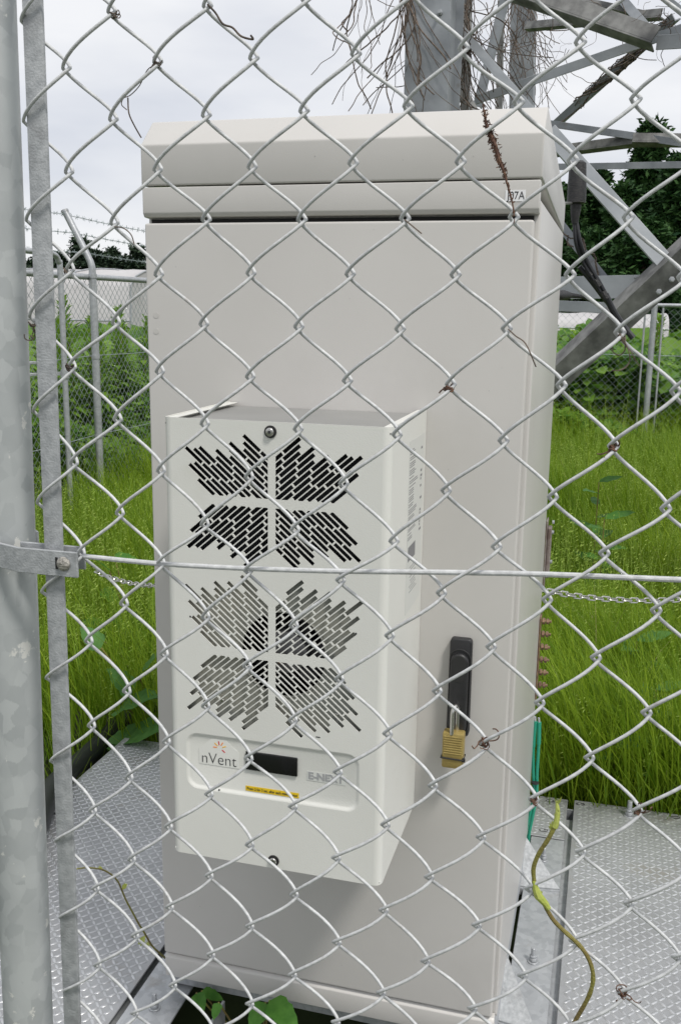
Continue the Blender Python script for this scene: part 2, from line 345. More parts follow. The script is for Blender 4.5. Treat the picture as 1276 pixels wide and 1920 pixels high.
# bearers carrying the deck
for i, (a, b, c, d, lab) in enumerate(((-.68, 1.75, 1.04, 1.11, 'steel channel beam under rear edge of the deck'), (-.68, 1.75, -.55, -.48, 'steel channel beam under front edge of the deck'))):
    o = thing('support_beam', lab, 'steel beam', (.5, c, -.2), 'beams below the deck'); part('web', MB().bx(a, b, c+.03, c+.036, DZ-.115, DZ-.0065), M['galv'], o)
    part('flange', MB().bx(a, b, c, d, DZ-.122, DZ-.1155), M['galv'], o)
for i, (x, lab) in enumerate(((-.065, 'steel angle under gap left of the cabinet'), (.8125, 'steel angle under gap between plain and checker plate on right'))):
    solo('support_beam', MB().bx(x-.02, x+.02, -.75, 1.038, DZ-.030, DZ-.022), M['galv'], lab, 'steel beam', 'beams below the deck')
# upright bracket seen in the hole below the door
gb = thing('foot_bracket', 'upright galvanised foot bracket in gap below the cabinet door', 'bracket', (.15, .0, -.2))
part('web', MB().bx(.138, .144, -.16, -.012, -.23, -.078), M['galv'], gb, bevel=.001, seg=1)
part('foot', MB().bx(.1445, .19, -.16, -.012, -.23, -.224), M['galv'], gb)
# triangular gussets beside the plinth
for (A, B, C, nm) in (((.7035, .735, -.020), (.7035, .615, DZ+.006), None, (1048, 1668)), ((.7035, .24, -.020), (.7035, .115, DZ+.006), None, (1003, 1935))):
    t = atz(*nm, DZ+.004); lab = 'rear' if A[1] > .5 else 'front'
    o = thing('gusset', f'triangular galvanised gusset plate at {lab} foot of the cabinet right side', 'gusset plate', (.75, A[1], DZ), 'gusset plates beside the plinth')
    q = [Vector(A), Vector(B), Vector((t.x, t.y, DZ+.006))]; up = Vector((0, 0, .004))
    part('web', MB().add([*q, *[v-up for v in q]], [(0, 1, 2), (5, 4, 3), (0, 3, 4, 1), (1, 4, 5, 2), (2, 5, 3, 0)]), M['galv_bar'], o, fixn=True)
    part('flange', MB().box((q[1]+q[2])/2-Vector((0, .004, .012)), ((q[2]-q[1]).length, .006, .018), Matrix.Rotation(math.atan2((q[2]-q[1]).y, (q[2]-q[1]).x), 3, 'Z')), M['galv'], o)

# ------------------------------------------------------------------ the cabinet
W, D = .70, .745
ZG, ZS, ZC = 1.5115, 1.5698, 1.6409
cab = thing('equipment_cabinet', 'tall warm grey outdoor equipment cabinet with sloping roof standing on the deck', 'cabinet', (.35, .37, -.06))
XR = .7085; XL = -.0035
# carcass (open body box behind the door)
part('body', MB().bx(XL, XR, .0245, D, -.012, ZS-.031), M['cab'], cab, bevel=.004, seg=3)
door = part('door', MB().bx(0, W, 0, .022, 0, ZG-.0055), M['cab'], cab, bevel=.0042, seg=4)
part('door_seal', MB().bx(.004, W-.002, .0222, .0243, .002, ZG+.0026), M['cab_dark'], cab)
band = part('lintel', MB().prism([(.0, ZG+.012), (.005, ZG+.005), (.022, ZG+.004), (.0238, ZG+.004), (.0238, ZS-.0015), (0, ZS-.0015)], 'x', XL+.001, XR-.0015), M['cab'], cab, bevel=.0025, seg=3)
part('roof_cap', MB().prism([(0, ZS+.0012), (0, ZC), (.050, 1.688), (.062, 1.690), (D+.0012, 1.606), (D+.0012, ZS-.030), (.0255, ZS+.0012)], 'x', XL-.0006, XR+.0006), M['cab'], cab, bevel=.0032, seg=3)
part('plinth', MB().prism([(.001, -.012), (.008, -.005), (.0235, -.005), (.0235, -.058), (.002, -.058)], 'x', .001, XR-.004), M['cab'], cab, bevel=.0015, seg=2)
part('base_frame', MB().bx(.0, XR-.003, .026, D-.004, -.094, -.0135), M['galv'], cab, bevel=.002, seg=1)
part('rust_streak', MB().bx(XR-.0028, XR-.0022, .03, D-.01, -.0165, -.0135), M['rustline'], cab)
# door rivet dimples and specks seen on the door
for (x, y) in ((293, 591), (293, 621)):
    p = at(x, y, 0); part('plugged_hole', MB().add(*ring(.0, .0055, (p.x, p.z), -.0006, .0004, 20)), M['cab'], door)
b = MB()
for (x, y, r) in ((590, 303-10, 1.2), (755, 300, .9), (700, 430, .7), (655, 560, .8), (887, 293, .8), (916, 733, .9), (915, 1420, .9), (806, 1385, .9), (375, 1700, .8), (468, 1705, .7), (640, 1810, .8), (840, 880, .9), (940, 690, .7), (850, 1560, .8), (330, 500, .8), (420, 640, .7)):
    p = at(x, y, -.0006); b.cyl((p.x, -.0003-.0004, p.z), (p.x, -.0001, p.z), .0006*r, 8)
part('dirt_specks', b, M['print_mid'], door, kind='stuff')
# J07A sticker
pj = at(965.5, 367, 0)
stk = part('number_sticker', MB().bx(pj.x-.0165, pj.x+.0165, -.0007, -.0001, pj.z-.0088, pj.z+.0088), M['white'], cab)
text('J07A', .0175, (pj.x+.0005, -.0010, pj.z-.0002), M['print'], stk, width=.029)
# side fittings at the rear right edge
hp = thing('hinge_plate', 'rust-brown steel hinge plate bolted to the cabinet right rear edge', 'bracket', (.72, .75, .9))
h0, h1 = atx(1020, 1126, .7125), atx(1020, 985, .7125)
part('plate', MB().bx(.7092, .7125, .735, .785, .665, .845), M['rust'], hp, bevel=.001, seg=1)
part('raised_block', MB().bx(.7127, .7225, .748, .782, .695, .825), M['rust'], hp, bevel=.002, seg=1)
for z in (.838, .812, .735): part('bolt', MB().cyl((.7228, .763, z), (.728, .763, z), .0045, 10), M['galv'], hp)
eb = thing('earth_bar', 'vertical copper earthing bar with six stud bolts on the cabinet right side', 'earth bar', (.712, .74, .6))
part('bar', MB().bx(.7092, .7125, .70, .744, .385, .602), M['copper'], eb, bevel=.0008, seg=1)
for k in range(6):
    z = .585-k*.0345
    bo = part('bolt', MB().cyl((.7128, .735, z), (.737, .735, z), .0036, 10), M['copper'], eb)
    part('nut', MB().prism([(.735+.0085*math.cos(q*PI/3), z+.0085*math.sin(q*PI/3)) for q in range(6)], 'x', .7145, .7210), M['copper'], bo)
    part('nut', MB().prism([(.735+.0075*math.cos(q*PI/3), z+.0075*math.sin(q*PI/3)) for q in range(6)], 'x', .7245, .7310), M['copper'], bo)
for (xs, lab) in ((((1003, 1352), (999, 1400), (999, 1450), (1000, 1490), (992, 1530), (985, 1565), (983, 1600)), 'left of two green earth cables hanging beside cabinet rear corner'),
                  (((1010, 1354), (1009, 1395), (1006, 1450), (1005, 1490), (998, 1530), (991, 1565), (988, 1600)), 'right of two green earth cables hanging beside cabinet rear corner')):
    pts = bezier([at(x, y, .742+.0*i) for i, (x, y) in enumerate(xs)], 6)
    o = thing('earth_cable', lab, 'cable', pts[-1], 'green earth cables'); part('sheath', MB().tube(pts[5:], .0042, 10), M['green_cable'], o)
    part('lug', MB().tube(pts[:7], .0055, 10), M['green_cable'], o, label='dark green heat-shrink lug'); 
    part('terminal', MB().tube([pts[0]+Vector((-.002, 0, .012)), pts[0]], .003, 8), M['galv'], o)
p = at(1002, 1467, .735); solo('cable_tie', MB().cyl(p-Vector((0, 0, .002)), p+Vector((0, 0, .002)), .0105, 14), M['rubber'], 'black cable tie around the two green earth cables', 'cable tie')

# ------------------------------------------------------------------ swing handle and padlock
hd = thing('swing_handle', 'black plastic swing handle on the cabinet door beside the white cooling unit', 'handle', (.61, 0, .68))
hx0, hx1 = .5905, .6325
part('escutcheon', MB().prism([(hx0+.002, .592), (hx1-.002, .592), (hx1, .60), (hx1-.001, .774), (hx1-.005, .779), (hx0+.005, .779), (hx0+.001, .774), (hx0, .60)], 'y', -.016, -.0005), M['black'], hd, bevel=.003, seg=3)
def stadium(cx, z0, z1, r, n=10):
    return [(cx+r*math.cos(a), z1-r+r*math.sin(a)) for a in np.linspace(0, PI, n)]+[(cx+r*math.cos(a), z0+r+r*math.sin(a)) for a in np.linspace(PI, 2*PI, n)]
hc = (hx0+hx1)/2
part('lever', MB().prism(stadium(hc, .598, .754, .0165), 'y', -.0285, -.0165), M['black'], hd, bevel=.0035, seg=3)
part('recess_rim', MB().tube([(a, -.0168, b) for a, b in stadium(hc, .594, .759, .0185, 14)]+[(hc+.0185, -.0168, .7405)], .0012, 6), M['rubber'], hd)
part('finger_grip', MB().prism(stadium(hc, .700, .752, .0125), 'y', -.0296, -.0286), M['rubber'], hd, bevel=.0004, seg=1)
part('staple', MB().cyl((hc-.004, -.0288, .651), (hc-.004, -.037, .651), .0055, 16), M['steel'], hd, bevel=.001, seg=1)
pd = thing('padlock', 'brass combination padlock with black band hanging from the door handle', 'padlock', (.605, -.035, .53))
pc = hc-.0035; py = -.036; PZ = .012
arc = [(pc-.0002, py-.008+.008*0, .598), (pc, py-.008, .640)]
sh = [Vector((pc-.0085, py, .606)), Vector((pc-.0085, py, .645))]+[Vector((pc-.0085*math.cos(a), py, .645+.0125*math.sin(a))) for a in np.linspace(.2, PI-.2, 12)]+[Vector((pc+.0085, py, .645)), Vector((pc+.0085, py, .606))]
sh = [Vector((pc+(v.x-pc)*.42+.001, py+(v.x-pc)*1.0, v.z)) for v in sh]
part('shackle', MB().tube(sh, .0041, 12), M['steel'], pd)
bx0, bx1 = pc-.0190, pc+.0200
part('padlock_body', MB().bx(bx0, bx1, py-.0115, py+.0115, .528+PZ, .5975+PZ), M['brass'], pd, bevel=.0035, seg=2)
for k in range(8):
    z = .590+PZ-k*.0046
    part('rib', MB().bx(bx0+.003, bx1-.003, py-.0124, py-.0112, z-.0013, z+.0013), M['brass'], pd, bevel=.0005, seg=1)
part('band', MB().tube([(bx0-.001, py-.0125, .5485+PZ), (bx1+.001, py-.0125, .5475+PZ), (bx1+.001, py+.0125, .5475+PZ), (bx0-.001, py+.0125, .5485+PZ), (bx0-.001, py-.0125, .5485+PZ)], .0017, 8), M['rubber'], pd)
part('band_knot', MB().box((bx1+.001, py-.010, .5475+PZ), (.006, .004, .008)), M['rubber'], pd, bevel=.001, seg=1)

# ------------------------------------------------------------------ cooling unit
M['lid'] = mat('plain_metal_lid', (.27, .27, .262), .5, metal=.2, var=(.31, .31, .30), vscale=6)
ac = thing('cooling_unit', 'off-white louvred cooling unit mounted on the grey cabinet door', 'cooling unit', (.348, -.14, .43))
AX0, AX1, AZ0, AZ1, AD = .1633, .5327, .4327, 1.1887, .281
RC = .013
def clip(poly, axis, val, keep_greater):
    o = []
    for i in range(len(poly)):
        a, b = poly[i], poly[(i+1) % len(poly)]
        ia = (a[axis] >= val) == keep_greater; ib = (b[axis] >= val) == keep_greater
        if ia: o.append(a)
        if ia != ib:
            t = (val-a[axis])/(b[axis]-a[axis]); o.append((a[0]+(b[0]-a[0])*t, a[1]+(b[1]-a[1])*t))
    return o
def area(p): return abs(sum(p[i][0]*p[(i+1) % len(p)][1]-p[(i+1) % len(p)][0]*p[i][1] for i in range(len(p))))/2
def grille(cx, cz, hw, H, slope, wid, gapx, gapz, pitch, bandh):
    holes = []; d = (math.cos(slope), math.sin(slope)); nrm = (-d[1], d[0]); cot = d[0]/d[1]; L = (bandh-.0018)/d[1]
    for sx in (-1, 1):
        for sz in (-1, 1):
            for m in range(-12, 16):
                for b_ in range(-1, 6):
                    zc = gapz+(b_+.5)*bandh+(m % 3-1)*bandh*.06
                    xc = m*pitch + zc*cot
                    if m < 3: zc += bandh*.5*(m % 2)
                    xc = m*pitch + zc*cot
                    u = xc/hw; top = H*(.84 if u < .14 else 1.14 if u < .42 else .98)
                    if xc < -.004 or zc < -.010 or zc+bandh*.5 > top+.010: continue
                    if xc > hw*(.80 if zc < .25*H else .93): continue
                    poly = [(xc+d[0]*L/2*p+nrm[0]*wid/2*q, zc+d[1]*L/2*p+nrm[1]*wid/2*q) for p, q in ((-1,-1),(1,-1),(1,1),(-1,1))]
                    poly = clip(poly, 0, gapx, True)
                    if len(poly) < 3: continue
                    poly = clip(poly, 1, gapz, True)
                    if len(poly) < 3 or area(poly) < 1.8e-5: continue
                    poly = [(cx+sx*p, cz+sz*q) for p, q in poly]
                    holes.append(poly if sx*sz > 0 else poly[::-1])
    return holes
ex0, ex1, ez0, ez1, er = .196, .489, .5625, .6555, .017
rr = [(ex1-er+er*math.cos(a), ez1-er+er*math.sin(a)) for a in np.linspace(0, PI/2, 8)]+[(ex0+er+er*math.cos(a), ez1-er+er*math.sin(a)) for a in np.linspace(PI/2, PI, 8)]+\
     [(ex0+er+er*math.cos(a), ez0+er+er*math.sin(a)) for a in np.linspace(PI, 1.5*PI, 8)]+[(ex1-er+er*math.cos(a), ez0+er+er*math.sin(a)) for a in np.linspace(1.5*PI, 2*PI, 8)]
cxm, czm = (ex0+ex1)/2, (ez0+ez1)/2

_n = len(rr); EMB = []
for i in range(_n):
    _a, _c = Vector(rr[i-1]), Vector(rr[(i+1) % _n]); _t = (_c-_a).normalized(); EMB.append((rr[i][0]+_t.y*.0045, rr[i][1]-_t.x*.0045))
GX = .3445
holes = grille(GX, 1.061, .146, .086, R(41), .0064, .0062, .0070, .0124, .0250)
lower = grille(GX, .809, .146, .111, R(41), .0064, .0062, .0070, .0124, .0250)
holes += lower
fr = [(AX0+RC, AZ0), (AX1-RC, AZ0), (AX1-RC, AZ1), (AX0+RC, AZ1)]
holes_all = holes+[[(a+0, b) for a, b in EMB]]
mb = curve_mesh('front', fr, holes_all, .0016, lambda c: (c.x, -AD+.0008-c.z, c.y), M['acu'], ac)
shell = mb
def arcpts(cx, cy, a0, a1, r, n=8): return [(cx+r*math.cos(a), cy+r*math.sin(a)) for a in np.linspace(a0, a1, n)]
for side in (-1, 1):
    if side > 0:
        o_ = arcpts(AX1-RC, -AD+RC, -PI/2, 0, RC); i_ = arcpts(AX1-RC, -AD+RC, -PI/2, 0, RC-.0016); bk = (AX1, -.001); bi = (AX1-.0016, -.001)
    else:
        o_ = arcpts(AX0+RC, -AD+RC, -PI/2, -PI, RC); i_ = arcpts(AX0+RC, -AD+RC, -PI/2, -PI, RC-.0016); bk = (AX0, -.001); bi = (AX0+.0016, -.001)
    po = o_+[bk]; pi_ = i_+[bi]; n = len(po)
    vs = [(x, y, z) for z in (AZ0, AZ1) for (x, y) in po+pi_]
    def I(l, k): return l*2*n+k
    fs = []
    for k in range(n-1):
        fs += [(I(0,k), I(0,k+1), I(1,k+1), I(1,k)), (I(0,n+k+1), I(0,n+k), I(1,n+k), I(1,n+k+1)), (I(1,k), I(1,k+1), I(1,n+k+1), I(1,n+k)), (I(0,k+1), I(0,k), I(0,n+k), I(0,n+k+1))]
    fs.append((I(0,n-1), I(0,2*n-1), I(1,2*n-1), I(1,n-1)))
    if side < 0: fs = [f[::-1] for f in fs]
    shell.add(vs, fs)
cover = part('front_cover', shell, M['acu'], ac, smooth=30)
# top and bottom lids recessed in the cover, folded lips on both sides
part('top_lid', MB().bx(AX0+.0022, AX1-.0022, -AD+.0035, -.001, AZ1-.011, AZ1-.0085), M['lid'], ac)
part('bottom_lid', MB().bx(AX0+.0022, AX1-.0022, -AD+.0035, -.001, AZ0+.004, AZ0+.0065), M['acu'], ac)
for x0, x1 in ((AX0+.0018, AX0+.016), (AX1-.016, AX1-.0018)):
    part('folded_lip', MB().bx(x0, x1, -AD+.018, -.004, AZ1-.0030, AZ1-.0014), M['acu'], ac, bevel=.0005, seg=1)
part('folded_lip', MB().bx(AX0+RC+.002, AX1-RC-.002, -AD+.0020, -AD+.012, AZ1-.0030, AZ1-.0014), M['acu'], ac, bevel=.0005, seg=1)
# inside: condenser behind the upper louvres, plate and fan behind the lower
ib = MB()
part('condenser', MB().bx(AX0+.01, AX1-.01, -AD+.020, -AD+.05, .955, 1.170), M['fins'], ac)
fb = MB()
for k in range(110):
    x = AX0+.014+k*.0031
    if x < AX1-.014: fb.bx(x, x+.0008, -AD+.0165, -AD+.0198, .958, 1.168)
part('condenser_fins', fb, mat('fin_metal', (.035, .037, .042), .4, metal=.4), ac, kind='stuff')
FC = (.361, .812); FRR = .0715
circ = [(FC[0]+FRR*math.cos(a), FC[1]+FRR*math.sin(a)) for a in np.linspace(0, 2*PI, 41)[:-1]]
mbp = curve_mesh('p', [(AX0+.006, .675), (AX1-.006, .675), (AX1-.006, .945), (AX0+.006, .945)], [circ], .0015, lambda c: (c.x, -AD+.0105-c.z, c.y), M['inner'], ac)
part('fan_plate', mbp, M['inner'], ac)
part('fan_shroud_ring', MB().tube([(FC[0]+(FRR+.001)*math.cos(a), -AD+.0100, FC[1]+(FRR+.001)*math.sin(a)) for a in np.linspace(0, 2*PI, 41)], .0022, 6, cap=False), M['inner'], ac)
part('dark_cavity', MB().bx(AX0+.004, AX1-.004, -.06, -.05, .44, 1.17), M['fan'], ac)
fan = part('fan_hub', MB().cyl((FC[0], -AD+.019, FC[1]), (FC[0], -AD+.06, FC[1]), .036, 28), M['fan_hub'], ac, bevel=.003, seg=2)
for k in range(7):
    a = k*2*PI/7; blade = []
    for (r, da, y) in ((.030, -.22, .034), (.067, -.10, .030), (.068, .42, .052), (.030, .34, .056)):
        blade.append((FC[0]+r*math.cos(a+da), -AD+y, FC[1]+r*math.sin(a+da)))
    bl = MB().add(blade+[(x, y+.002, z) for x, y, z in blade], [(0,1,2,3),(7,6,5,4),(0,4,5,1),(1,5,6,2),(2,6,7,3),(3,7,4,0)])
    part('fan_blade', bl, M['fan'], fan, fixn=True)
part('hub_sticker', MB().cyl((FC[0]-.008, -AD+.0175, FC[1]-.014), (FC[0]-.008, -AD+.0188, FC[1]-.014), .006, 14), M['copper'], fan)
for (x, y) in ((418, 1313), (631, 1340)):
    p = at(x, y, -AD+.0095); part('plate_screw', MB().cyl((p.x, -AD+.0060, p.z), (p.x, -AD+.0095, p.z), .0034, 12), M['steel'], ac, bevel=.0008, seg=1)
# cap screws
for (x, z) in ((.343, 1.1735), (.3475, .4475)):
    part('washer', MB().add(*ring(.0, .0098, (x, z), -AD-.0018, -AD-.0002, 28)), M['rubber'], ac, fixn=True, label='dark rubber washer')
    s_ = MB().cyl((x, -AD-.0020, z), (x, -AD-.0062, z), .0066, 24); sc = part('cap_screw', s_, M['steel'], ac, bevel=.0016, seg=3)
    part('hex_socket', MB().prism([(x+.0026*math.cos(q*PI/3), z+.0026*math.sin(q*PI/3)) for q in range(6)], 'y', -AD-.0064, -AD-.0058), M['print'], sc)
# embossed frame round the name strip
prof = [(.0046, .0014), (.0046, .0001), (.0030, .0004), (.0010, .0016), (-.0010, .0028), (-.0030, .0034)]   # outward offset, height: a step to a raised field
vs = []; nn = len(rr)
nrmv = []
for i in range(nn):
    a, c = Vector(rr[i-1]), Vector(rr[(i+1) % nn]); t = (c-a).normalized(); nrmv.append(Vector((t.y, -t.x)))
for (o_, h_) in prof:
    for i in range(nn): vs.append((rr[i][0]+nrmv[i].x*o_, -AD+h_+.0, rr[i][1]+nrmv[i].y*o_))
fs = [(a*nn+i, a*nn+(i+1) % nn, (a+1)*nn+(i+1) % nn, (a+1)*nn+i) for a in range(len(prof)-1) for i in range(nn)]
fs.append(tuple((len(prof)-1)*nn+i for i in range(nn)))
panel = part('embossed_panel', MB().add(vs, fs), M['acu'], ac, fixn=True, smooth=60)
YP = -AD+.0031
dsp = part('display_window', MB().bx(.2985, .3885, YP-.004, YP-.0002, .6065, .6395), M['display'], ac, bevel=.0015, seg=2)
lg = part('maker_sticker', MB().prism([(cx_, cz_) for cx_, cz_ in ((.214, .604), (.2865, .604), (.2865, .632), (.262, .6515), (.237, .6515), (.214, .632))], 'y', YP-.0004, YP-.0001), mat('clear_sticker', (.75, .75, .71), .3), ac)
text('nVent', .0285, (.2505, YP-.0007, .6155), M['print'], lg, width=.062, off=-.0005)
bc = (.2515, .6372)
for k, (a, c_) in enumerate(((100, 'red'), (62, 'orange'), (20, 'amber'), (140, 'amber'), (178, 'orange'), (-38, 'red'))):
    a = R(a); p0 = (bc[0]+.005*math.cos(a), bc[1]+.005*math.sin(a)); p1 = (bc[0]+.0118*math.cos(a), bc[1]+.0118*math.sin(a))
    part('logo_ray', MB().box(((p0[0]+p1[0])/2, YP-.0006, (p0[1]+p1[1])/2), (.0068, .0003, .0017), Matrix.Rotation(-a, 3, 'Y')), M[c_], lg, label={'red': 'red ray', 'orange': 'orange ray', 'amber': 'yellow ray'}[c_])
es = part('model_sticker', MB().bx(.404, .4705, YP-.0004, YP-.0001, .602, .6185), M['label_white'], ac)
text('E-NEXT', .0165, (.437, YP-.0007, .6105), M['print_grey'], es, width=.060, off=.0007)
ys = part('yellow_notice', MB().bx(.2970, .3905, YP-.0004, YP-.0001, .5668, .5760), M['yellow'], ac, label='yellow notice strip')
text('Press \u2302 for 3 sec. after each maintenance', .0068, (.3438, YP-.0007, .5713), M['print'], ys, width=.088, off=.0)
for (x, y) in ((357, 1156), (667, 1188), (411, 1481)):
    p = at(x, y, -AD); part('rivet_hole', MB().cyl((p.x, -AD-.0004, p.z), (p.x, -AD-.0001, p.z), .0016, 10), M['print'], ac)
p = at(596, 1382, -AD); part('drain_slot', MB().box((p.x, -AD-.0003, p.z), (.007, .0004, .0016)), M['print'], ac)
# rating label on the right-hand side
X1 = AX1+.0003
rl = part('rating_label', MB().bx(X1-.0002, X1, -.145, -.018, .855, 1.150), M['label_white'], ac)
pb = MB(); z = 1.135; rnd = random.Random(3)
while z > .985:
    ln = rnd.uniform(.035, .075)
    for q in range(rnd.randint(1, 3)):
        y0 = -.14; y1 = y0+ln*rnd.uniform(.7, 1); pb.bx(X1, X1+.0002, y0, y1, z-.0014, z); z -= .0034
    if rnd.random() < .8: pb.bx(X1, X1+.0002, -.045, -.045+rnd.uniform(.006, .016), z, z+.004)
    z -= .0022
part('small_print', pb, M['print_mid'], rl, kind='stuff')
part('barcode_block', MB().bx(X1, X1+.0002, -.135, -.075, .945, .970), M['print_mid'], rl)
pb = MB()
for z in (.932, .927, .920, .915, .908, .903, .898, .893, .888): pb.bx(X1, X1+.0002, -.125+rnd.uniform(0, .02), -.05-rnd.uniform(0, .02), z-.0012, z)
part('small_print', pb, M['print_mid'], rl, kind='stuff')
# ------------------------------------------------------------------ lattice tower behind the cabinet
tw = thing('lattice_tower', 'bolted grey steel lattice tower base rising behind the cabinet', 'steel tower', (.4, 3.6, -.3))
def lbar(p0, p1, w, back='up', m='tower', th=.008, parent=None, front=True, label=None, name='steel_member', tilt=0):
    p0 = Vector(p0); p1 = Vector(p1); t = (p1-p0).normalized(); L = (p1-p0).length
    n = Vector((0, -1, -tilt)); n = (n-t*n.dot(t)).normalized(); s = n.cross(t).normalized()      # n to the viewer, s across
    if (s.z < 0) if abs(t.z) < .85 else (s.x < 0): s = -s
    mb = MB(); c = (p0+p1)/2
    def slabm(centre, a, b):      # box with axes t,a,b
        rot = Matrix((t, a[0], b[0])).transposed(); mb.box(centre, (L, a[1], b[1]), rot)
    slabm(c, (s, w), (n, th))
    sg = 1 if back == 'up' else -1
    slabm(c+s*sg*(w/2-th/2)-n*(w/2+th*.25), (n, w-th*.5), (s, th*1.0))
    return part(name, mb, M[m], parent or tw, bevel=.0012, seg=1, label=label)
def pxbar(x0, y0, x1, y1, wpx, Y0, Y1=None, **k):
    Y1 = Y0 if Y1 is None else Y1
    a, b = at(x0, y0, Y0), at(x1, y1, Y1); dist = (((a+b)/2)-CAM).dot(_f)
    return lbar(a, b, wpx*dist/F_PX, **k)
def tbolt(x, y, Y, r=.013):
    p = at(x, y, Y); b = part('bolt', MB().prism([(p.x+r*math.cos(k*PI/3), p.z+r*math.sin(k*PI/3)) for k in range(6)], 'y', p.y-.020, p.y-.006), M['galv'], tw, bevel=.001, seg=1)
    part('bolt_end', MB().cyl((p.x, p.y-.032, p.z), (p.x, p.y-.0195, p.z), r*.55, 10), M['galv'], b)
# main leg: heavy angle going down to the ground behind the cabinet
ma, mb_ = at(806, -120, 3.05), at(797, 205, 3.05); dleg = (mb_-ma).normalized(); foot = mb_+dleg*((mb_.z+.4)/-dleg.z) if dleg.z else mb_
lbar(ma, foot, .205, back='up', th=.012)
ma2, mb2 = at(860, -120, 3.22), at(846, 205, 3.22); d2_ = (mb2-ma2).normalized(); lbar(ma2, mb2+d2_*((mb2.z+.4)/-d2_.z), .075, back='down')
tbolt(825, 25, 3.05)
pxbar(876, -60, 870, 210, 16, 3.6, m='tower_dirt_shade')
# far leg, wrapped in vines
fa, fb_ = at(980, -60, 5.8), at(976, 205, 5.8); d3_ = (fb_-fa).normalized(); lbar(fa, fb_+d3_*((fb_.z+.4)/-d3_.z), .17)
pxbar(938, 0, 935, 205, 11, 5.0, m='tower_dirt_shade')
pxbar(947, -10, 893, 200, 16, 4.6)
pxbar(835, 128, 882, 215, 16, 4.2, back='up', tilt=1.5, m='tower_dirt_shade')
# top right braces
pxbar(870, -35, 1222, 88, 30, 3.4, 3.0, back='up', tilt=2.6, m='tower_dirt_shade')
pxbar(930, -30, 1205, 32, 10, 3.9, 3.5, tilt=1.8, m='tower_dirt_shade')
pxbar(986, 56, 1240, 34, 14, 4.4, 3.6, tilt=2.4, m='tower_dirt_shade')
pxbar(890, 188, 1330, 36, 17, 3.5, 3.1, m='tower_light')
pxbar(1230, 80, 1330, 74, 26, 3.05, 3.0)
pxbar(1040, 232, 1262, 32, 15, 4.6, 3.9, back='down', m='tower')
pxbar(1140, -30, 1226, 70, 17, 3.6, 3.3)
pxbar(1212, -30, 1300, 40, 14, 2.9, 2.9)
# long light diagonal crossing the fence view
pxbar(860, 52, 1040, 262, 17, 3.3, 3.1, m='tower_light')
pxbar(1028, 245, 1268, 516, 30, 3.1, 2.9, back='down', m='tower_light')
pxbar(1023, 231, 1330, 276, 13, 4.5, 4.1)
pxbar(1030, 292, 1188, 272, 16, 4.7, 4.3, tilt=2.4, m='tower_dirt_shade')
pxbar(1184, 270, 1340, 272, 18, 4.25, 4.2, tilt=2.4, m='tower_dirt_shade')
pxbar(1030, 313, 1340, 308, 12, 5.6, 5.2)
pxbar(1048, 420, 1140, 535, 18, 3.6, 3.4)
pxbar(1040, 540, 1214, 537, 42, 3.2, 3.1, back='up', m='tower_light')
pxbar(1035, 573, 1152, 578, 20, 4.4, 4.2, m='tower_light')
# low brace down to the ground
pa, pb_ = at(1330, 446, 2.85), at(1033, 722, 3.0); dd = (pb_-pa).normalized()
lbar(pa, pb_+dd*1.2, .115, back='up', th=.010, m='tower_dirt_shade', tilt=.5)
pc_, pd_ = at(1335, 470, 3.05), at(1033, 745, 3.18); dd = (pd_-pc_).normalized(); lbar(pc_+Vector((0, 0, .09)), pd_+dd*1.2+Vector((0, 0, .09)), .10, back='down', th=.010, m='tower_dirt_shade', tilt=.9)
tbolt(1258, 524, 2.86); tbolt(1234, 547, 2.87); tbolt(1165, 580, 3.0, .010); tbolt(1190, 520, 3.05, .009)
qa, qb = at(1345, 60, 3.0), at(1340, 520, 2.9); dd = (qb-qa).normalized(); lbar(qa-dd*.6, qb+dd*((qb.z+.4)/-dd.z), .20, th=.012)

# dead vines hanging on the tower
def tangle(name, label, seeds, m, base_r=.0035, parent=None, group=None):
    rnd = random.Random(len(label)); mb = MB(); pts0 = None
    for (x, y, L, drift, Y, n, curl) in seeds:
        for k in range(n):
            p = at(x+rnd.uniform(-1, 1)*drift*.5, y+rnd.uniform(-20, 20), Y+rnd.uniform(-.1, .1)); path = [p]
            d = Vector((rnd.uniform(-.4, .4), rnd.uniform(-.2, .2), -1)).normalized(); steps = rnd.randint(8, 16); LL = L*rnd.uniform(.4, 1.1)
            for s_ in range(steps):
                d = (d+Vector((rnd.gauss(0, curl), rnd.gauss(0, curl*.6), rnd.gauss(0, curl*.5)-.05))).normalized(); p = p+d*LL/steps; path.append(p)
            r = base_r*rnd.uniform(.25, 1.0)
            mb.tube(bezier(path, 3), r, 4, cap=False)
    o = part(name, mb, M[m], parent, smooth=0, kind=None); return props(o, label, 'vine', group)
vg = 'dead vines on the tower'
tangle('dead_vine', 'brown dead vines hanging in loose strands left of the tower leg', [(757, -20, .66, 26, 2.95, 26, .20), (705, -30, .52, 50, 2.95, 7, .24), (672, -10, .50, 30, 2.95, 5, .3)], 'dry', group=vg)
tangle('dead_vine', 'dense dead vines wrapping the far tower leg', [(975, -20, .9, 44, 5.6, 30, .3), (985, 60, .6, 50, 5.6, 12, .5), (930, 10, .8, 50, 4.9, 14, .4)], 'dry', group=vg)
tangle('dead_vine', 'dead vine stems between tower leg and inner upright above the cabinet', [(870, -10, .8, 40, 3.4, 26, .3), (850, 110, .35, 40, 3.4, 18, .4), (885, 70, .5, 24, 3.4, 12, .35)], 'dry', group=vg)
tangle('dead_vine', 'thin dead vine wisps on the top right braces', [(1100, 0, .5, 160, 3.4, 9, .7), (1230, 20, .35, 50, 3.1, 10, .7), (1040, 80, .7, 80, 4.2, 6, .6)], 'dry', base_r=.0018, group=vg)
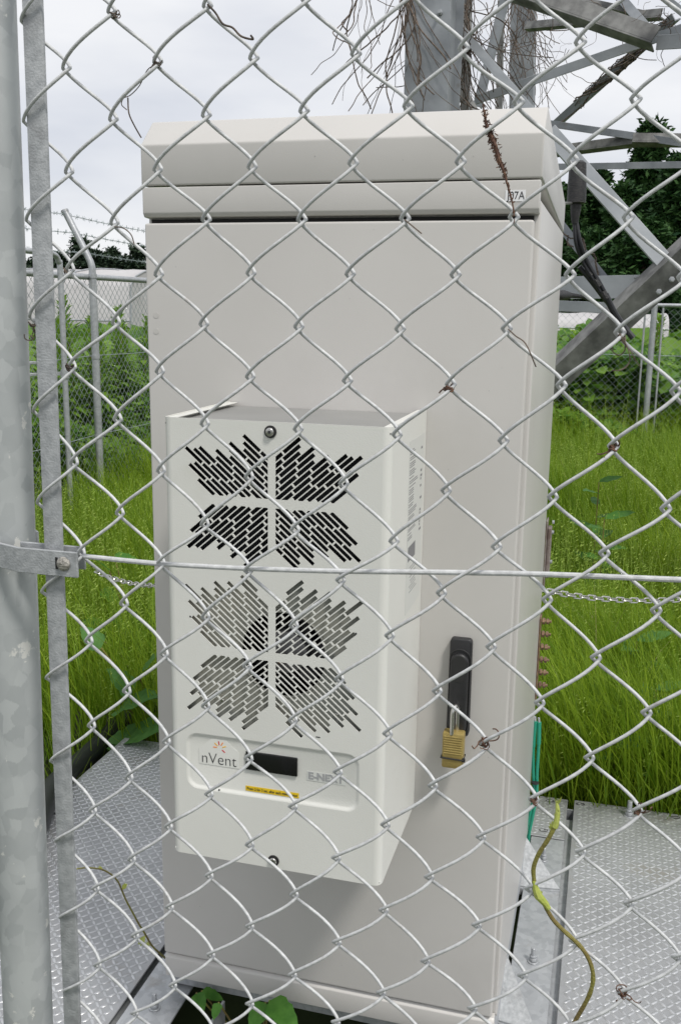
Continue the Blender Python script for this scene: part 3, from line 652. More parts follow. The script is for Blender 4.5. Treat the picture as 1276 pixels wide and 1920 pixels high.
def wrap_vine(x0, y0, Y0, x1, y1, Y1, n, rad, label):
    rnd = random.Random(5); a, b = at(x0, y0, Y0), at(x1, y1, Y1); t = (b-a).normalized(); u_ = t.orthogonal().normalized(); v_ = t.cross(u_); mb = MB()
    for k in range(n):
        ph = rnd.uniform(0, 6); tw_ = rnd.uniform(4, 12)*rnd.choice((-1, 1)); s0, s1 = sorted((rnd.random(), rnd.random()))
        if s1-s0 < .2: s1 = min(1, s0+.4)
        pts = []
        for q in range(22):
            s_ = s0+(s1-s0)*q/21; r_ = rad*rnd.uniform(.75, 1.15); an = ph+tw_*s_
            pts.append(a.lerp(b, s_)+u_*r_*math.cos(an)+v_*r_*math.sin(an))
        mb.tube(pts, rnd.uniform(.002, .005), 4, cap=False)
    o = part('dead_vine', mb, M['dry'], None, smooth=0); return props(o, label, 'vine', vg)
wrap_vine(1045, 228, 4.55, 1255, 38, 3.85, 22, .03, 'dead vine twisted round the rising brace at upper right')
wrap_vine(1050, 415, 3.5, 1140, 540, 3.35, 10, .035, 'dead vine twisted round the short brace right of cabinet')

# ------------------------------------------------------------------ perimeter fences of far chain link
XF = -2.42; ZTOP = 1.525
def far_mesh(parent, p0, udir, ulen, z0, z1, cell, m, r=.0016, name='chain_link'):
    # zigzag wires as thin square rods, joined
    u = Vector(udir).normalized(); nrm = u.cross(Vector((0, 0, 1))); nx_ = int(ulen/(cell/2)); nz = int((z1-z0)/(cell/2)); V = []; Fs = []
    p0 = Vector(p0); off = np.array([(r, r), (-r, r), (-r, -r), (r, -r)])
    ua = np.array(u); na = np.array(nrm)
    for k in range(nx_):
        js = np.arange(nz+1); c = np.where((k+js) % 2 == 0, k, k+1)
        cu = c*cell/2.; cz = z0+js*cell/2.
        base = np.array(p0)[None]+ua[None]*cu[:, None]; base[:, 2] = cz
        side = np.where((k+js) % 2 == 0, -.4, .4)[:, None]*r*ua[None]
        base = base+side
        vs = base[:, None, :]+off[None, :, :1]*ua[None, None]+off[None, :, 1:]*na[None, None]*1.0
        o = len(V)*0
        V.append(vs.reshape(-1, 3)); n = len(js); s0 = sum(len(v) for v in V[:-1])
        f = [(s0+j*4+a, s0+j*4+(a+1) % 4, s0+(j+1)*4+(a+1) % 4, s0+(j+1)*4+a) for j in range(n-1) for a in range(4)]
        Fs += f
    return big(name, np.concatenate(V), Fs, M[m], parent, kind='stuff')
def fpipe(name, pts, r, parent, m='galv', n=12): return part(name, MB().tube(pts, r, n), M[m], parent)
lf = thing('side_fence', 'galvanised chain link side fence with barbed wire on the left', 'fence', (XF, 4, -.3), 'perimeter fences')
far_mesh(lf, (XF, .8, 0), (0, 1, 0), 6.7, -.25, ZTOP, .060, 'far_wire', r=.0011)
fpipe('top_rail', [(XF, .8, ZTOP), (XF, 7.5, ZTOP)], .019, lf)
pY = [1.85, 4.03, 6.2]
def post_barb(y, parent):
    pts = [(XF+.03, y, -.5), (XF+.03, y, ZTOP+.01), (XF+.03, y, ZTOP+.045), (XF+.015, y, ZTOP+.085), (XF-.175, y-.0, ZTOP+.385)]
    fpipe('post', [(XF+.03, y, -.5), (XF+.03, y, ZTOP+.02)], .0245, parent)
    a = fpipe('barb_arm', bezier([(XF+.03, y, ZTOP+.02), (XF+.026, y, ZTOP+.07), (XF-.005, y, ZTOP+.14), (XF-.145, y, ZTOP+.40)], 6), .022, parent)
    part('cap', MB().cyl((XF-.145, y, ZTOP+.398), (XF-.151, y, ZTOP+.412), .0245, 12), M['galv'], a)
    for z in (ZTOP+.005, 1.02, .50): part('clamp', MB().cyl((XF+.03, y, z-.012), (XF+.03, y, z+.012), .028, 14), M['galv'], parent)
for y in pY: post_barb(y, lf)
for k, (dx, dz) in enumerate(((-.142, .385), (-.08, .27), (-.02, .15))):
    rnd = random.Random(k); pts = []; yy = np.linspace(.8, 7.5, 80)
    bw = MB()
    for ph in (0, PI):
        bw.tube([(XF+dx+.003*math.cos(y*90+ph), y, ZTOP+dz+.003*math.sin(y*90+ph)-.02*math.sin(PI*((y-1.8) % 2.2)/2.2)) for y in np.linspace(.8, 7.5, 500)], .0014, 4, cap=False)
    y = .85
    while y < 7.4:
        z = ZTOP+dz-.02*math.sin(PI*((y-1.8) % 2.2)/2.2)
        for q in range(4):
            a = rnd.uniform(0, 2*PI); v = Vector((math.cos(a), rnd.uniform(-.4, .4), math.sin(a)))*.017
            c = Vector((XF+dx, y+rnd.uniform(-.004, .004), z)); bw.tube([c-v, c+v], .0013, 3, cap=False)
        y += .085
    part('barbed_wire', bw, M['far_wire'], lf, smooth=0)
for z in (1.02, .50): part('tension_wire', MB().tube([(XF, y, z+.004*math.sin(y*5)) for y in np.linspace(.8, 7.5, 40)], .0024, 5), M['far_wire'], lf)
gt = thing('gate_frame', 'round-cornered galvanised pipe gate frame standing before the left fence', 'gate', (XF+.10, 2.6, -.2))
G0 = atx(112, 481, XF+.12); G1 = atx(124, 818, XF+.12); gy_ = G0.y; gz = G0.z
fpipe('frame_pipe', bezier([(XF+.12, gy_-1.6, gz+.02), (XF+.12, gy_-.3, gz+.015), (XF+.12, gy_-.07, gz+.01), (XF+.12, gy_-.012, gz-.03), (XF+.12, gy_, gz-.10), (XF+.12, gy_, .9), (XF+.12, gy_, -.15)], 8), .017, gt)
part('hinge', MB().cyl((XF+.12, gy_, .92), (XF+.12, gy_, .97), .024, 12), M['galv'], gt); part('hinge', MB().bx(XF+.05, XF+.12, gy_-.01, gy_+.01, .935, .955), M['galv'], gt)
lt = part('latch_bar', MB().bx(XF+.10, XF+.14, gy_-.9, gy_-.32, 1.02, 1.035), M['galv'], gt, bevel=.002, seg=1)
part('latch_bar', MB().bx(XF+.10, XF+.14, gy_-.9, gy_-.32, .955, .97), M['galv'], gt, bevel=.002, seg=1)

bf = thing('back_fence', 'galvanised chain link back fence with kudzu beyond it', 'fence', (0, 7.4, -.3), 'perimeter fences')
YB = 7.5; ZB = 1.41
far_mesh(bf, (-2.4, YB, 0), (1, 0, 0), 6.0, -.25, ZB, .064, 'far_wire', r=.0013)
fpipe('top_rail', [(-2.4, YB, ZB), (3.6, YB, ZB)], .017, bf)
for px in (1226, ):
    p = at(px, 573, YB); xs = [p.x-3.6, p.x-1.8, p.x, p.x+1.8]
for x in xs:
    fpipe('post', [(x, YB-.03, -.5), (x, YB-.03, ZB+.03)], .026, bf)
    fpipe('post_brace', [(x-.075, YB-.02, -.45), (x-.075, YB-.02, ZB-.02)], .009, bf); fpipe('post_brace', [(x+.075, YB-.02, -.45), (x+.075, YB-.02, ZB-.02)], .009, bf)
part('tension_wire', MB().tube([(x, YB, .97) for x in np.linspace(-2.4, 3.6, 20)], .003, 5), M['far_wire'], bf)

# greenhouses of pale film beyond the fences
def greenhouse(x0, x1, y0, dpt, ztop, label):
    o = thing('greenhouse', label, 'greenhouse', ((x0+x1)/2, y0, -.3), 'film greenhouses beyond the fence')
    # low tunnel: arched section along x with ribs
    n = 12; sec = [(y0+dpt/2-dpt/2*math.cos(PI*k/n), -.3+(ztop+.3)*min(1, math.sin(PI*k/n)**.16)) for k in range(n+1)]
    vs = []; nseg = int((x1-x0)/1.0); xs_ = np.linspace(x0, x1, nseg*4+1); fs = []
    for i, x in enumerate(xs_):
        b_ = .04*abs(math.sin(PI*i/4))
        for (y, z) in sec: vs.append((x, y+b_*.5, z-b_))
    for i in range(len(xs_)-1):
        for k in range(n): fs.append((i*(n+1)+k, i*(n+1)+k+1, (i+1)*(n+1)+k+1, (i+1)*(n+1)+k))
    part('film_cover', MB().add(vs, fs), M['sheet'], o, smooth=60)
    part('end_wall', MB().add([(x0, y, z) for y, z in sec], [tuple(range(n+1))]), M['sheet'], o, smooth=0)
    part('end_wall', MB().add([(x1, y, z) for y, z in sec], [tuple(range(n+1))]), M['sheet'], o, smooth=0)
    rb = None
    for i in range(0, nseg+1, 2):
        x = x0+(x1-x0)*i/nseg; mb = MB().tube([(x, y-.01, z+.02) for y, z in sec], .022, 5, cap=False); part('hoop_rib', mb, M['galv'], o)
    part('side_rail', MB().tube([(x0, y0-.03, .9), (x1, y0-.03, .9)], .025, 5), M['galv'], o)
greenhouse(-34, -11.5, 22, 6, 2.33, 'long pale film greenhouse behind the left fence')
greenhouse(-9.5, 2.2, 24.5, 5, 1.30, 'low pale film tunnel behind the back fence on the right')

# ------------------------------------------------------------------ trees
def leafcards(C, size, rg, flat=.5, aspect=.45, droop=0):
    n = len(C); a = rg.uniform(0, 2*PI, n); el = rg.normal(0, flat, n)-droop
    d = np.stack([np.cos(a)*np.cos(el), np.sin(a)*np.cos(el), np.sin(el)], 1)
    s = np.cross(d, rg.normal(0, 1, (n, 3))+np.array([0, 0, 1.5])); s /= np.linalg.norm(s, axis=1)[:, None]+1e-9
    sz = size*rg.uniform(.6, 1.3, n)[:, None]
    mid = C+d*sz*.5
    V = np.stack([C, mid+s*sz*aspect*.5, C+d*sz, mid-s*sz*aspect*.5], 1).reshape(-1, 3)
    F_ = np.arange(n*4).reshape(-1, 4); return V, F_
def conifer(name, label, x, y, zt, rad, n, size, mk, group, seed, zb=0.0, blunt=.0, irregular=.3):
    rg = np.random.default_rng(seed); o = thing(name, label, 'tree', (x, y, -.3), group)
    part('trunk', MB().tube([(x, y, -.4), (x+.05, y, zt*.5), (x, y, zt*.96)], [rad*.09, rad*.06, .02], 8), M['bark'], o)
    tiers = 26; H = zt-zb; C = []; T = []
    nb = max(60, int(n/55))
    for b_ in range(nb):
        t = rg.uniform(0, 1)**.8; a = rg.uniform(0, 2*PI); zz = zb+H*t
        rr_ = rad*((1-t)**(.95-blunt*.5))*(1+rg.normal(0, irregular*.5))*(1 if blunt == 0 else 1.0)+size*.4
        k = int(n/nb); s_ = rg.uniform(.15, 1, k)**.6
        px = x+np.cos(a)*rr_*s_+rg.normal(0, size*.55, k); py = y+np.sin(a)*rr_*s_+rg.normal(0, size*.55, k)
        pz = zz-rr_*.28*s_*(1-blunt)+rg.normal(0, size*.35, k)+.12*rr_*s_**2
        C.append(np.c_[px, py, pz]); T.append(np.full(k, rg.uniform(0, .65))+rg.uniform(-.15, .35, k))
    C = np.concatenate(C); T = np.clip(np.concatenate(T), 0, 1)
    V, F_ = leafcards(C, size, rg, .45, .42); big('crown', V, F_, M[mk], o, tint=np.repeat(T, 4))
tr = 'conifers beyond the back fence'
def tree_px(xp, yp, Y, radpx, label, n, size, seed, group, mk='conifer', **k):
    p = at(xp, yp, Y); dist = (p-CAM).dot(_f); conifer('conifer_tree', label, p.x, Y, p.z, radpx*dist/F_PX, n, size, mk, group, seed, **k)
tree_px(1222, 236, 40, 95, 'tallest dark cedar with pointed crown beyond the back fence at right', 26000, .30, 1, tr, zb=.2)
tree_px(1275, 300, 36, 90, 'dark broad cedar at the right frame edge right of the tallest cedar', 22000, .30, 2, tr, blunt=.3)
tree_px(1122, 326, 42, 60, 'dark cedar with small pointed top left of the tallest cedar', 18000, .30, 3, tr, blunt=.15)
tree_px(1172, 352, 37, 75, 'dark tree between the small cedar and the tallest cedar', 18000, .28, 4, tr, blunt=.3)
tree_px(1068, 352, 41, 70, 'dark tree just right of the cabinet roof', 16000, .28, 5, tr, blunt=.35)
tree_px(1010, 375, 43, 75, 'dark tree mostly hidden behind the cabinet upper right', 9000, .32, 6, tr, blunt=.6)
tree_px(1210, 420, 33, 95, 'lower leafy dark tree in front of the cedars at right', 16000, .26, 7, tr, blunt=.8)
tree_px(1110, 440, 34, 90, 'lower leafy dark tree in front of the cedars nearer the cabinet', 16000, .26, 8, tr, blunt=.8)
tree_px(1340, 330, 38, 95, 'dark cedar beyond the right edge of the view', 8000, .34, 9, tr)
tl = 'distant trees behind the left greenhouse'
for i, (x, y, rp, lab, bl) in enumerate(((152, 447, 34, 'distant rounded tree above the greenhouse beside the barbed wire arm', .8), (183, 475, 22, 'distant low tree right of the rounded tree above the greenhouse', .6), (209, 471, 20, 'distant pointed tree above the greenhouse right of the fence post', .1),
        (236, 486, 20, 'distant small bush-like tree above greenhouse between two pointed trees', .7), (258, 463, 24, 'distant pointed tree above the greenhouse next to the cabinet', .2), (62, 491, 26, 'distant low tree above the greenhouse beside the large pipe', .8),
        (110, 478, 26, 'distant tree above the greenhouse behind the flat bar', .7), (20, 489, 30, 'distant low tree at the left edge behind the large pipe', .8), (300, 470, 34, 'distant tree hidden behind the cabinet left side', .5))):
    tree_px(x, y, 75, rp, lab, 5200, .42, 40+i, tl, mk='conifer_far', blunt=bl, zb=.5)
# distant wood line that reads as one mass
rg = np.random.default_rng(99); n = 26000; xx = rg.uniform(-110, 30, n); zz = rg.uniform(0, 1, n)**.8*(3.2+.6*np.sin(xx*.35)+.5*np.sin(xx*.83)); C = np.c_[xx, rg.uniform(80, 84, n), zz]
V, F_ = leafcards(C, .9, rg, .5, .5); props(big('distant_wood', V, F_, M['conifer_far'], tint=np.repeat(np.clip(rg.normal(.3, .2, n), 0, 1), 4)), 'low dark wood along the horizon behind the greenhouses', 'wood', kind='stuff')

# ------------------------------------------------------------------ grass
def frustum_x(y):    # world x range seen at depth y, with margin
    d = y-CAM.y; return CAM.x-.82*d-.3, CAM.x+.20*d+.4
def grass(n, y0, y1, hmin, hmax, wid, seed, keep, segs=4):
    rg = np.random.default_rng(seed); Y = rg.uniform(y0, y1, n*3); D_ = Y-CAM.y
    # area-proportional sampling
    k = rg.uniform(0, 1, n*3) < D_/D_.max(); Y = Y[k][:n]; n = len(Y); D_ = Y-CAM.y
    X = CAM.x+rg.uniform(-.82, .20, n)*D_+rg.uniform(-.3, .4, n)
    k = keep(X, Y); X, Y = X[k], Y[k]; n = len(X)
    clump = .5+.5*np.sin(X*3.1+1.3*np.sin(Y*2.2))*np.cos(Y*2.7+X)
    h = (hmin+(hmax-hmin)*rg.uniform(0, 1, n))*(.72+.45*clump); a = rg.uniform(0, 2*PI, n)
    bend = rg.uniform(.15, .75, n)*h*.8
    wnd = np.array([-.15, .05]); Z = ground_z(X, Y)
    t = np.linspace(0, 1, segs+1)
    dirx, diry = np.cos(a), np.sin(a); sx_, sy_ = -diry, dirx
    V = np.zeros((n, segs+1, 2, 3)); 
    for i, tt in enumerate(t):
        cx = X+dirx*bend*tt**2.2+wnd[0]*h*tt**2; cy = Y+diry*bend*tt**2.2; cz = Z+h*(tt-.35*(bend/h)*tt**3)
        ww = wid*rg.uniform(.9, 1.1, n)*(1-tt**2*.92)*.5
        V[:, i, 0] = np.stack([cx-sx_*ww, cy-sy_*ww, cz], 1); V[:, i, 1] = np.stack([cx+sx_*ww, cy+sy_*ww, cz], 1)
    base = (np.arange(n)*(segs+1)*2)[:, None, None]
    f = np.array([(2*i, 2*i+1, 2*i+3, 2*i+2) for i in range(segs)])[None]
    Fq = (base+f).reshape(-1, 4)
    patch = .5+.5*np.sin(X*1.7+Y*.9)*np.sin(Y*1.9-X*.6)
    tint = np.clip(rg.normal(.30, .2, n)+.35*patch-.1, 0, 1); T = (tint[:, None, None]*np.ones((1, segs+1, 2)))
    return V.reshape(-1, 3), Fq, T.ravel(), (X, Y, h, Z)
def offdeck(X, Y): return ~((Y < 1.15) & (X > -.71) & (X < 1.8)) & (X > XF+.03) & ~((Y > .80) & (Y < 1.75) & (X > -1.25) & (X < -.12) & (np.sin(X*91+Y*57) < .88))
VV, FF, TT = [], [], []
def acc(r):
    o = sum(len(v) for v in VV); VV.append(r[0]); FF.append(r[1]+o); TT.append(r[2]); return r[3]
acc(grass(52000, -.9, 3.6, .28, .62, .0042, 1, offdeck)); acc(grass(80000, 3.2, 8.0, .35, .80, .006, 2, offdeck)); acc(grass(26000, 1.15, 3.0, .35, .66, .0046, 3, lambda X, Y: offdeck(X, Y) & ((X > .6) | (X < -.1))))
acc(grass(9000, 1.14, 1.5, .40, .85, .0052, 8, lambda X, Y: offdeck(X, Y)))
def flop(n, seed, y0, y1, hmin, hmax, wid):
    r = grass(n, y0, y1, hmin, hmax, wid, seed, offdeck, segs=6); V = r[0].reshape(-1, 7, 2, 3); rg = np.random.default_rng(seed); m = len(V); a = rg.uniform(0, 2*PI, m); L = rg.uniform(.08, .26, m)
    for i in range(7):
        t = (i/6)**2; V[:, i, :, 0] += (np.cos(a)*L*t)[:, None]; V[:, i, :, 1] += (np.sin(a)*L*t)[:, None]; V[:, i, :, 2] -= (L*.55*t*(i/6))[:, None]
    return V.reshape(-1, 3), r[1], r[2], r[3]
acc(flop(14000, 31, 1.2, 6.5, .45, .85, .0048))
rs = flop(1500, 33, 1.2, 7.0, .35, .75, .0035); props(big('dry_grass', rs[0], rs[1], M['straw'], tint=rs[2]), 'scattered straw coloured dead blades among the green grass', 'grass', kind='stuff')
props(big('grass', np.concatenate(VV), np.concatenate(FF), M['grass'], tint=np.concatenate(TT)), 'tall fresh green grass growing all round the deck', 'grass', kind='stuff')
# fine seed heads above the blades
def seedheads(n, seed, y0=1.2, y1=7.0):
    rg = np.random.default_rng(seed); Y = rg.uniform(y0, y1, n*2); k = rg.uniform(0, 1, n*2) < ((Y+1.67)/(y1+1.67))**.8; Y = Y[k][:n]; n = len(Y); X = CAM.x+rg.uniform(-.80, .18, n)*(Y+1.67)
    k = offdeck(X, Y); X, Y = X[k], Y[k]; n = len(X); h = rg.uniform(.50, .86, n)*(.8+.25*np.sin(X*2.3)*np.sin(Y*2.9)); Z = ground_z(X, Y); a = rg.uniform(0, 2*PI, n); lean = rg.uniform(.05, .3, n)*h
    V = []; F_ = []; T = []
    m = 18
    for q in range(m):
        t0 = .55+.45*q/(m-1); cx = X+np.cos(a)*lean*t0**2; cy = Y+np.sin(a)*lean*t0**2; cz = Z+h*t0
        b = rg.uniform(0, 2*PI, n); L = .024*(1.1-t0)*2+.006; L = L*rg.uniform(.6, 1.2, n); w_ = .0013
        ex, ey, ez = cx+np.cos(b)*L, cy+np.sin(b)*L, cz+L*.35; sxx, syy = -np.sin(b)*w_, np.cos(b)*w_
        V.append(np.stack([np.stack([cx, cy, cz-w_], 1), np.stack([(cx+ex)/2+sxx, (cy+ey)/2+syy, (cz+ez)/2+w_], 1), np.stack([ex, ey, ez], 1), np.stack([(cx+ex)/2-sxx, (cy+ey)/2-syy, (cz+ez)/2-w_], 1)], 1).reshape(-1, 3))
        T.append(np.repeat(rg.uniform(.2, 1, n), 4))
    # stems
    V.append(np.stack([np.stack([X-.0008, Y, Z], 1), np.stack([X+.0008, Y, Z], 1), np.stack([X+np.cos(a)*lean+.0006, Y+np.sin(a)*lean, Z+h], 1), np.stack([X+np.cos(a)*lean-.0006, Y+np.sin(a)*lean, Z+h], 1)], 1).reshape(-1, 3)); T.append(np.repeat(rg.uniform(0, .6, n), 4))
    V = np.concatenate(V); return V, np.arange(len(V)).reshape(-1, 4), np.concatenate(T)
V, F_, T = seedheads(11000, 5); props(big('grass_seed_heads', V, F_, M['seed'], tint=T), 'pale fine seed heads standing above the grass', 'grass', kind='stuff')

# ------------------------------------------------------------------ weeds
def tall_weed(x, y, h, seed, label, group, mk='leaf', nl=64, ll=.13):
    rg = np.random.default_rng(seed); z0 = float(ground_z(x, y)); o = thing('tall_weed', label, 'weed', (x, y, z0), group)
    ld = Vector((rg.uniform(-.12, .12), rg.uniform(-.1, .1), 0)); top = Vector((x, y, z0+h))+ld
    part('stem', MB().tube(bezier([(x, y, z0-.05), (x+ld.x*.2, y+ld.y*.2, z0+h*.5), top], 4), .007, 5), M['leaf_stem'] if 'leaf_stem' in M else M['vine'], o)
    t = np.linspace(.25, 1, nl)**.8; a = np.arange(nl)*2.4+rg.uniform(0, .5, nl); C = np.stack([x+ld.x*t**1.5, y+ld.y*t**1.5, z0+h*t], 1)
    L = ll*(1.15-.55*t**3)*rg.uniform(.8, 1.15, nl); el = .25+.9*t**4+rg.normal(0, .12, nl); wd = L*.12
    d = np.stack([np.cos(a)*np.cos(el), np.sin(a)*np.cos(el), np.sin(el)], 1); s = np.stack([-np.sin(a), np.cos(a), 0*a], 1)
    tip = C+d*L[:, None]; tip[:, 2] -= L*.35; mid = C+d*L[:, None]*.5
    V = np.stack([C, mid+s*wd[:, None], tip, mid-s*wd[:, None]], 1).reshape(-1, 3); T = np.repeat(np.clip(.35+.5*t+rg.normal(0, .12, nl), 0, 1), 4)
    big('leaf_spray', V, np.arange(nl*4).reshape(-1, 4), M[mk], o, tint=T)
wg = 'tall leafy weeds beyond the left fence'
rw = random.Random(12)
names = ['clump leader', 'slim', 'leaning', 'dense', 'short']
wl = [((138, 572), 5.6, 'tall feathery weed rising beyond fence right of the gate pipe'), ((222, 586), 6.3, 'tall feathery weed rising beyond fence midway between post and cabinet'), ((160, 606), 5.4, 'feathery weed just left of the fence post'), ((264, 604), 6.6, 'feathery weed beyond fence beside the cabinet edge'),
      ((60, 582), 4.6, 'feathery weed beyond fence between the pipe and the flat bar'), ((243, 618), 6.0, 'shorter feathery weed left of the one beside the cabinet'), ((205, 622), 5.8, 'shorter feathery weed right of the fence post'), ((122, 612), 5.0, 'shorter feathery weed behind the gate pipe'), ((180, 632), 5.2, 'low feathery weed behind the fence post')]
for i, ((px, py), Y, lab) in enumerate(wl):
    p = at(px, py, Y); z0 = float(ground_z(p.x, p.y)); tall_weed(p.x, p.y, p.z-z0, 60+i, lab, wg, nl=150, ll=.24)
for i, (px, py, Y, lab) in enumerate(((1068, 632, 8.3, 'tall feathery weed beyond the back fence right of the cabinet'), (1085, 655, 8.2, 'shorter feathery weed beside the tall one beyond the back fence'), (1215, 600, 8.8, 'feathery weed behind the back fence post'))):
    p = at(px, py, Y); z0 = float(ground_z(p.x, p.y)); tall_weed(p.x, p.y, p.z-z0, 80+i, lab, 'tall leafy weeds beyond the back fence', nl=130, ll=.24)
# thickets
def heartleaf(C, size, rg, tilt=.5):       # two folded halves, each a quad pair, three lobed outline
    n = len(C); a = rg.uniform(0, 2*PI, n); sz = size*rg.uniform(.6, 1.25, n)
    N_ = np.stack([rg.normal(0, tilt, n), rg.normal(-.35, tilt, n), np.ones(n)], 1); N_ /= np.linalg.norm(N_, axis=1)[:, None]
    d = np.stack([np.cos(a), np.sin(a), 0*a], 1); d -= N_*(d*N_).sum(1)[:, None]; d /= np.linalg.norm(d, axis=1)[:, None]; s = np.cross(N_, d)
    O = [(0, 0, 0), (.18, .46, .10), (.62, .40, .10), (1, 0, 0), (.62, -.40, .10), (.18, -.46, .10)]
    V = np.stack([C+sz[:, None]*(d*p+s*q+N_*r_) for p, q, r_ in O], 1).reshape(-1, 3); b = np.arange(n)[:, None, None]*6
    F_ = (b+np.array([(0, 3, 2, 1), (0, 5, 4, 3)])[None]).reshape(-1, 4); return V, F_, 6
def thicket(name, label, n, fx, size, mk, seed, tilt=.5):
    rg = np.random.default_rng(seed); C = fx(rg, n); V, F_, k = heartleaf(C, size, rg, tilt)
    props(big(name, V, F_, M[mk], tint=np.repeat(np.clip(rg.normal(.42, .24, len(C)), 0, 1), k)), label, 'undergrowth', kind='stuff')
def fl(rg, n):
    Y = rg.uniform(2.0, 8.5, n); X = rg.uniform(-4.4, -2.50, n); zt = .42+.16*np.sin(Y*2.2)+.14*np.sin(X*3+Y)+.12*(-2.4-X); return np.c_[X, Y, -.2+(zt+.2)*rg.uniform(0, 1, n)**.35]
thicket('undergrowth', 'dark leafy undergrowth growing beyond the left fence', 34000, fl, .052, 'leaf', 21)
def fr_(rg, n):
    X = rg.uniform(-2.3, 3.2, n); Y = rg.uniform(7.56, 9.6, n); zt = .78+.16*np.sin(X*2.6)+.10*np.sin(X*6.1+Y)+.24*(Y-7.5)/2; return np.c_[X, Y, .0+zt*rg.uniform(0, 1, n)**.35]
thicket('kudzu_thicket', 'broad-leaved kudzu climbing up behind the back fence', 26000, fr_, .105, 'kudzu', 22)
def fr2(rg, n):
    X = rg.uniform(-2.3, 3.2, n); Y = rg.uniform(7.15, 7.48, n); zt = .36+.10*np.sin(X*3.6); return np.c_[X, Y, .0+zt*rg.uniform(0, 1, n)**.35]
thicket('kudzu_thicket', 'low kudzu leaves spreading before the foot of the back fence', 1600, fr2, .09, 'kudzu', 23)
def ff(rg, n):
    X = rg.uniform(-60, 45, n); Y = rg.uniform(11, 46, n); return np.c_[X, Y, rg.uniform(0, 1, n)**.5*(.55+.2*np.sin(X)*np.sin(Y*.7))+0.0]
thicket('field_growth', 'rough green growth on the field beyond the fences', 26000, ff, .55, 'leaf', 24, .7)

# big soft leaves near the deck
def big_leaf(parent, base, tip, wid, m, fold=.12, lobes=True, name='leaf', droop=.12):
    base = Vector(base); tip = Vector(tip); d = tip-base; L = d.length; d.normalize(); s = d.cross(Vector((0, -.35, 1))).normalized(); nn_ = s.cross(d)
    rows = 9; vs = []; fs = []
    pr = [0, .62, .92, 1.0, .97, .86, .66, .40, .0] if not lobes else [.0, .80, 1.0, .84, .90, .70, .58, .30, .0]
    for i in range(rows):
        t = i/(rows-1); c = base+d*L*t-Vector((0, 0, 1))*droop*L*t*t; w_ = wid*.5*pr[i]
        rip = .02*L*math.sin(i*2.1)
        for q, h_ in ((-1, fold), (-.5, fold*.45), (0, 0), (.5, fold*.5), (1, fold*1.05)): vs.append(c+s*w_*q+nn_*(h_*w_+rip*q*q))
    for i in range(rows-1):
        for q in range(4): fs.append((i*5+q, i*5+q+1, (i+1)*5+q+1, (i+1)*5+q))
    return part(name, MB().add(vs, fs), M[m], parent, smooth=80)
bp = thing('broad_leaf_plant', 'dark green broad-leaved plant at the left rear of the cabinet by the black pipe', 'plant', (-.72, 1.36, -.3))
root_ = Vector((-.72, 1.36, -.30))
for (b0, t0, wpx, Yb, Yt) in (((222, 1330), (296, 1290), 78, 1.20, 1.10), ((212, 1392), (318, 1345), 86, 1.18, 1.06), ((255, 1378), (198, 1388), 45, 1.19, 1.12), ((250, 1300), (200, 1245), 55, 1.22, 1.18), ((262, 1268), (300, 1215), 60, 1.24, 1.20), ((190, 1215), (150, 1170), 50, 1.22, 1.20)):
    A, B_ = at(*b0, Yb), at(*t0, Yt); big_leaf(bp, A, B_, wpx*3.3/F_PX, 'broad'); part('leaf_stalk', MB().tube(bezier([root_, (root_+A)/2+Vector((0, 0, .08)), A], 4), .004, 5), M['vine'], bp)
bq = thing('broad_leaf_plant', 'bright broad-leaved plant in the grass behind the tension wire at left', 'plant', (-1.2, 2.0, -.3)); r2_ = Vector((-1.15, 2.1, -.25))
for (b0, t0, wpx, Yb, Yt) in (((205, 1070), (168, 1036), 30, 2.0, 1.9), ((205, 1180), (150, 1160), 60, 2.0, 1.9), ((225, 1150), (262, 1190), 55, 2.1, 2.0), ((190, 1105), (230, 1130), 40, 2.2, 2.2), ((214, 1040), (262, 1046), 24, 2.2, 2.2)):
    A, B_ = at(*b0, Yb), at(*t0, Yt); big_leaf(bq, A, B_, wpx*3.8/F_PX, 'bright_leaf'); part('leaf_stalk', MB().tube(bezier([r2_, (r2_+A)/2+Vector((0, 0, .05)), A], 4), .003, 5), M['vine'], bq)
bu = thing('creeper', 'bright green creeper leaves showing through the gap below the cabinet door', 'plant', (.2, -.02, -.25)); r3_ = Vector((.2, .05, -.28))
for (b0, t0, wpx, Yb, Yt) in (((505, 1876), (560, 1925), 58, -.06, -.10), ((498, 1880), (468, 1925), 52, -.05, -.1), ((368, 1862), (382, 1895), 34, -.03, -.06), ((378, 1858), (420, 1872), 30, 0, 0), ((410, 1880), (400, 1910), 24, -.06, -.09)):
    A, B_ = at(*b0, Yb), at(*t0, Yt); big_leaf(bu, A, B_, wpx*1.7/F_PX, 'bright_leaf', lobes=True); part('leaf_stalk', MB().tube(bezier([r3_, (r3_+A)/2, A], 4), .0022, 5), M['vine'], bu)
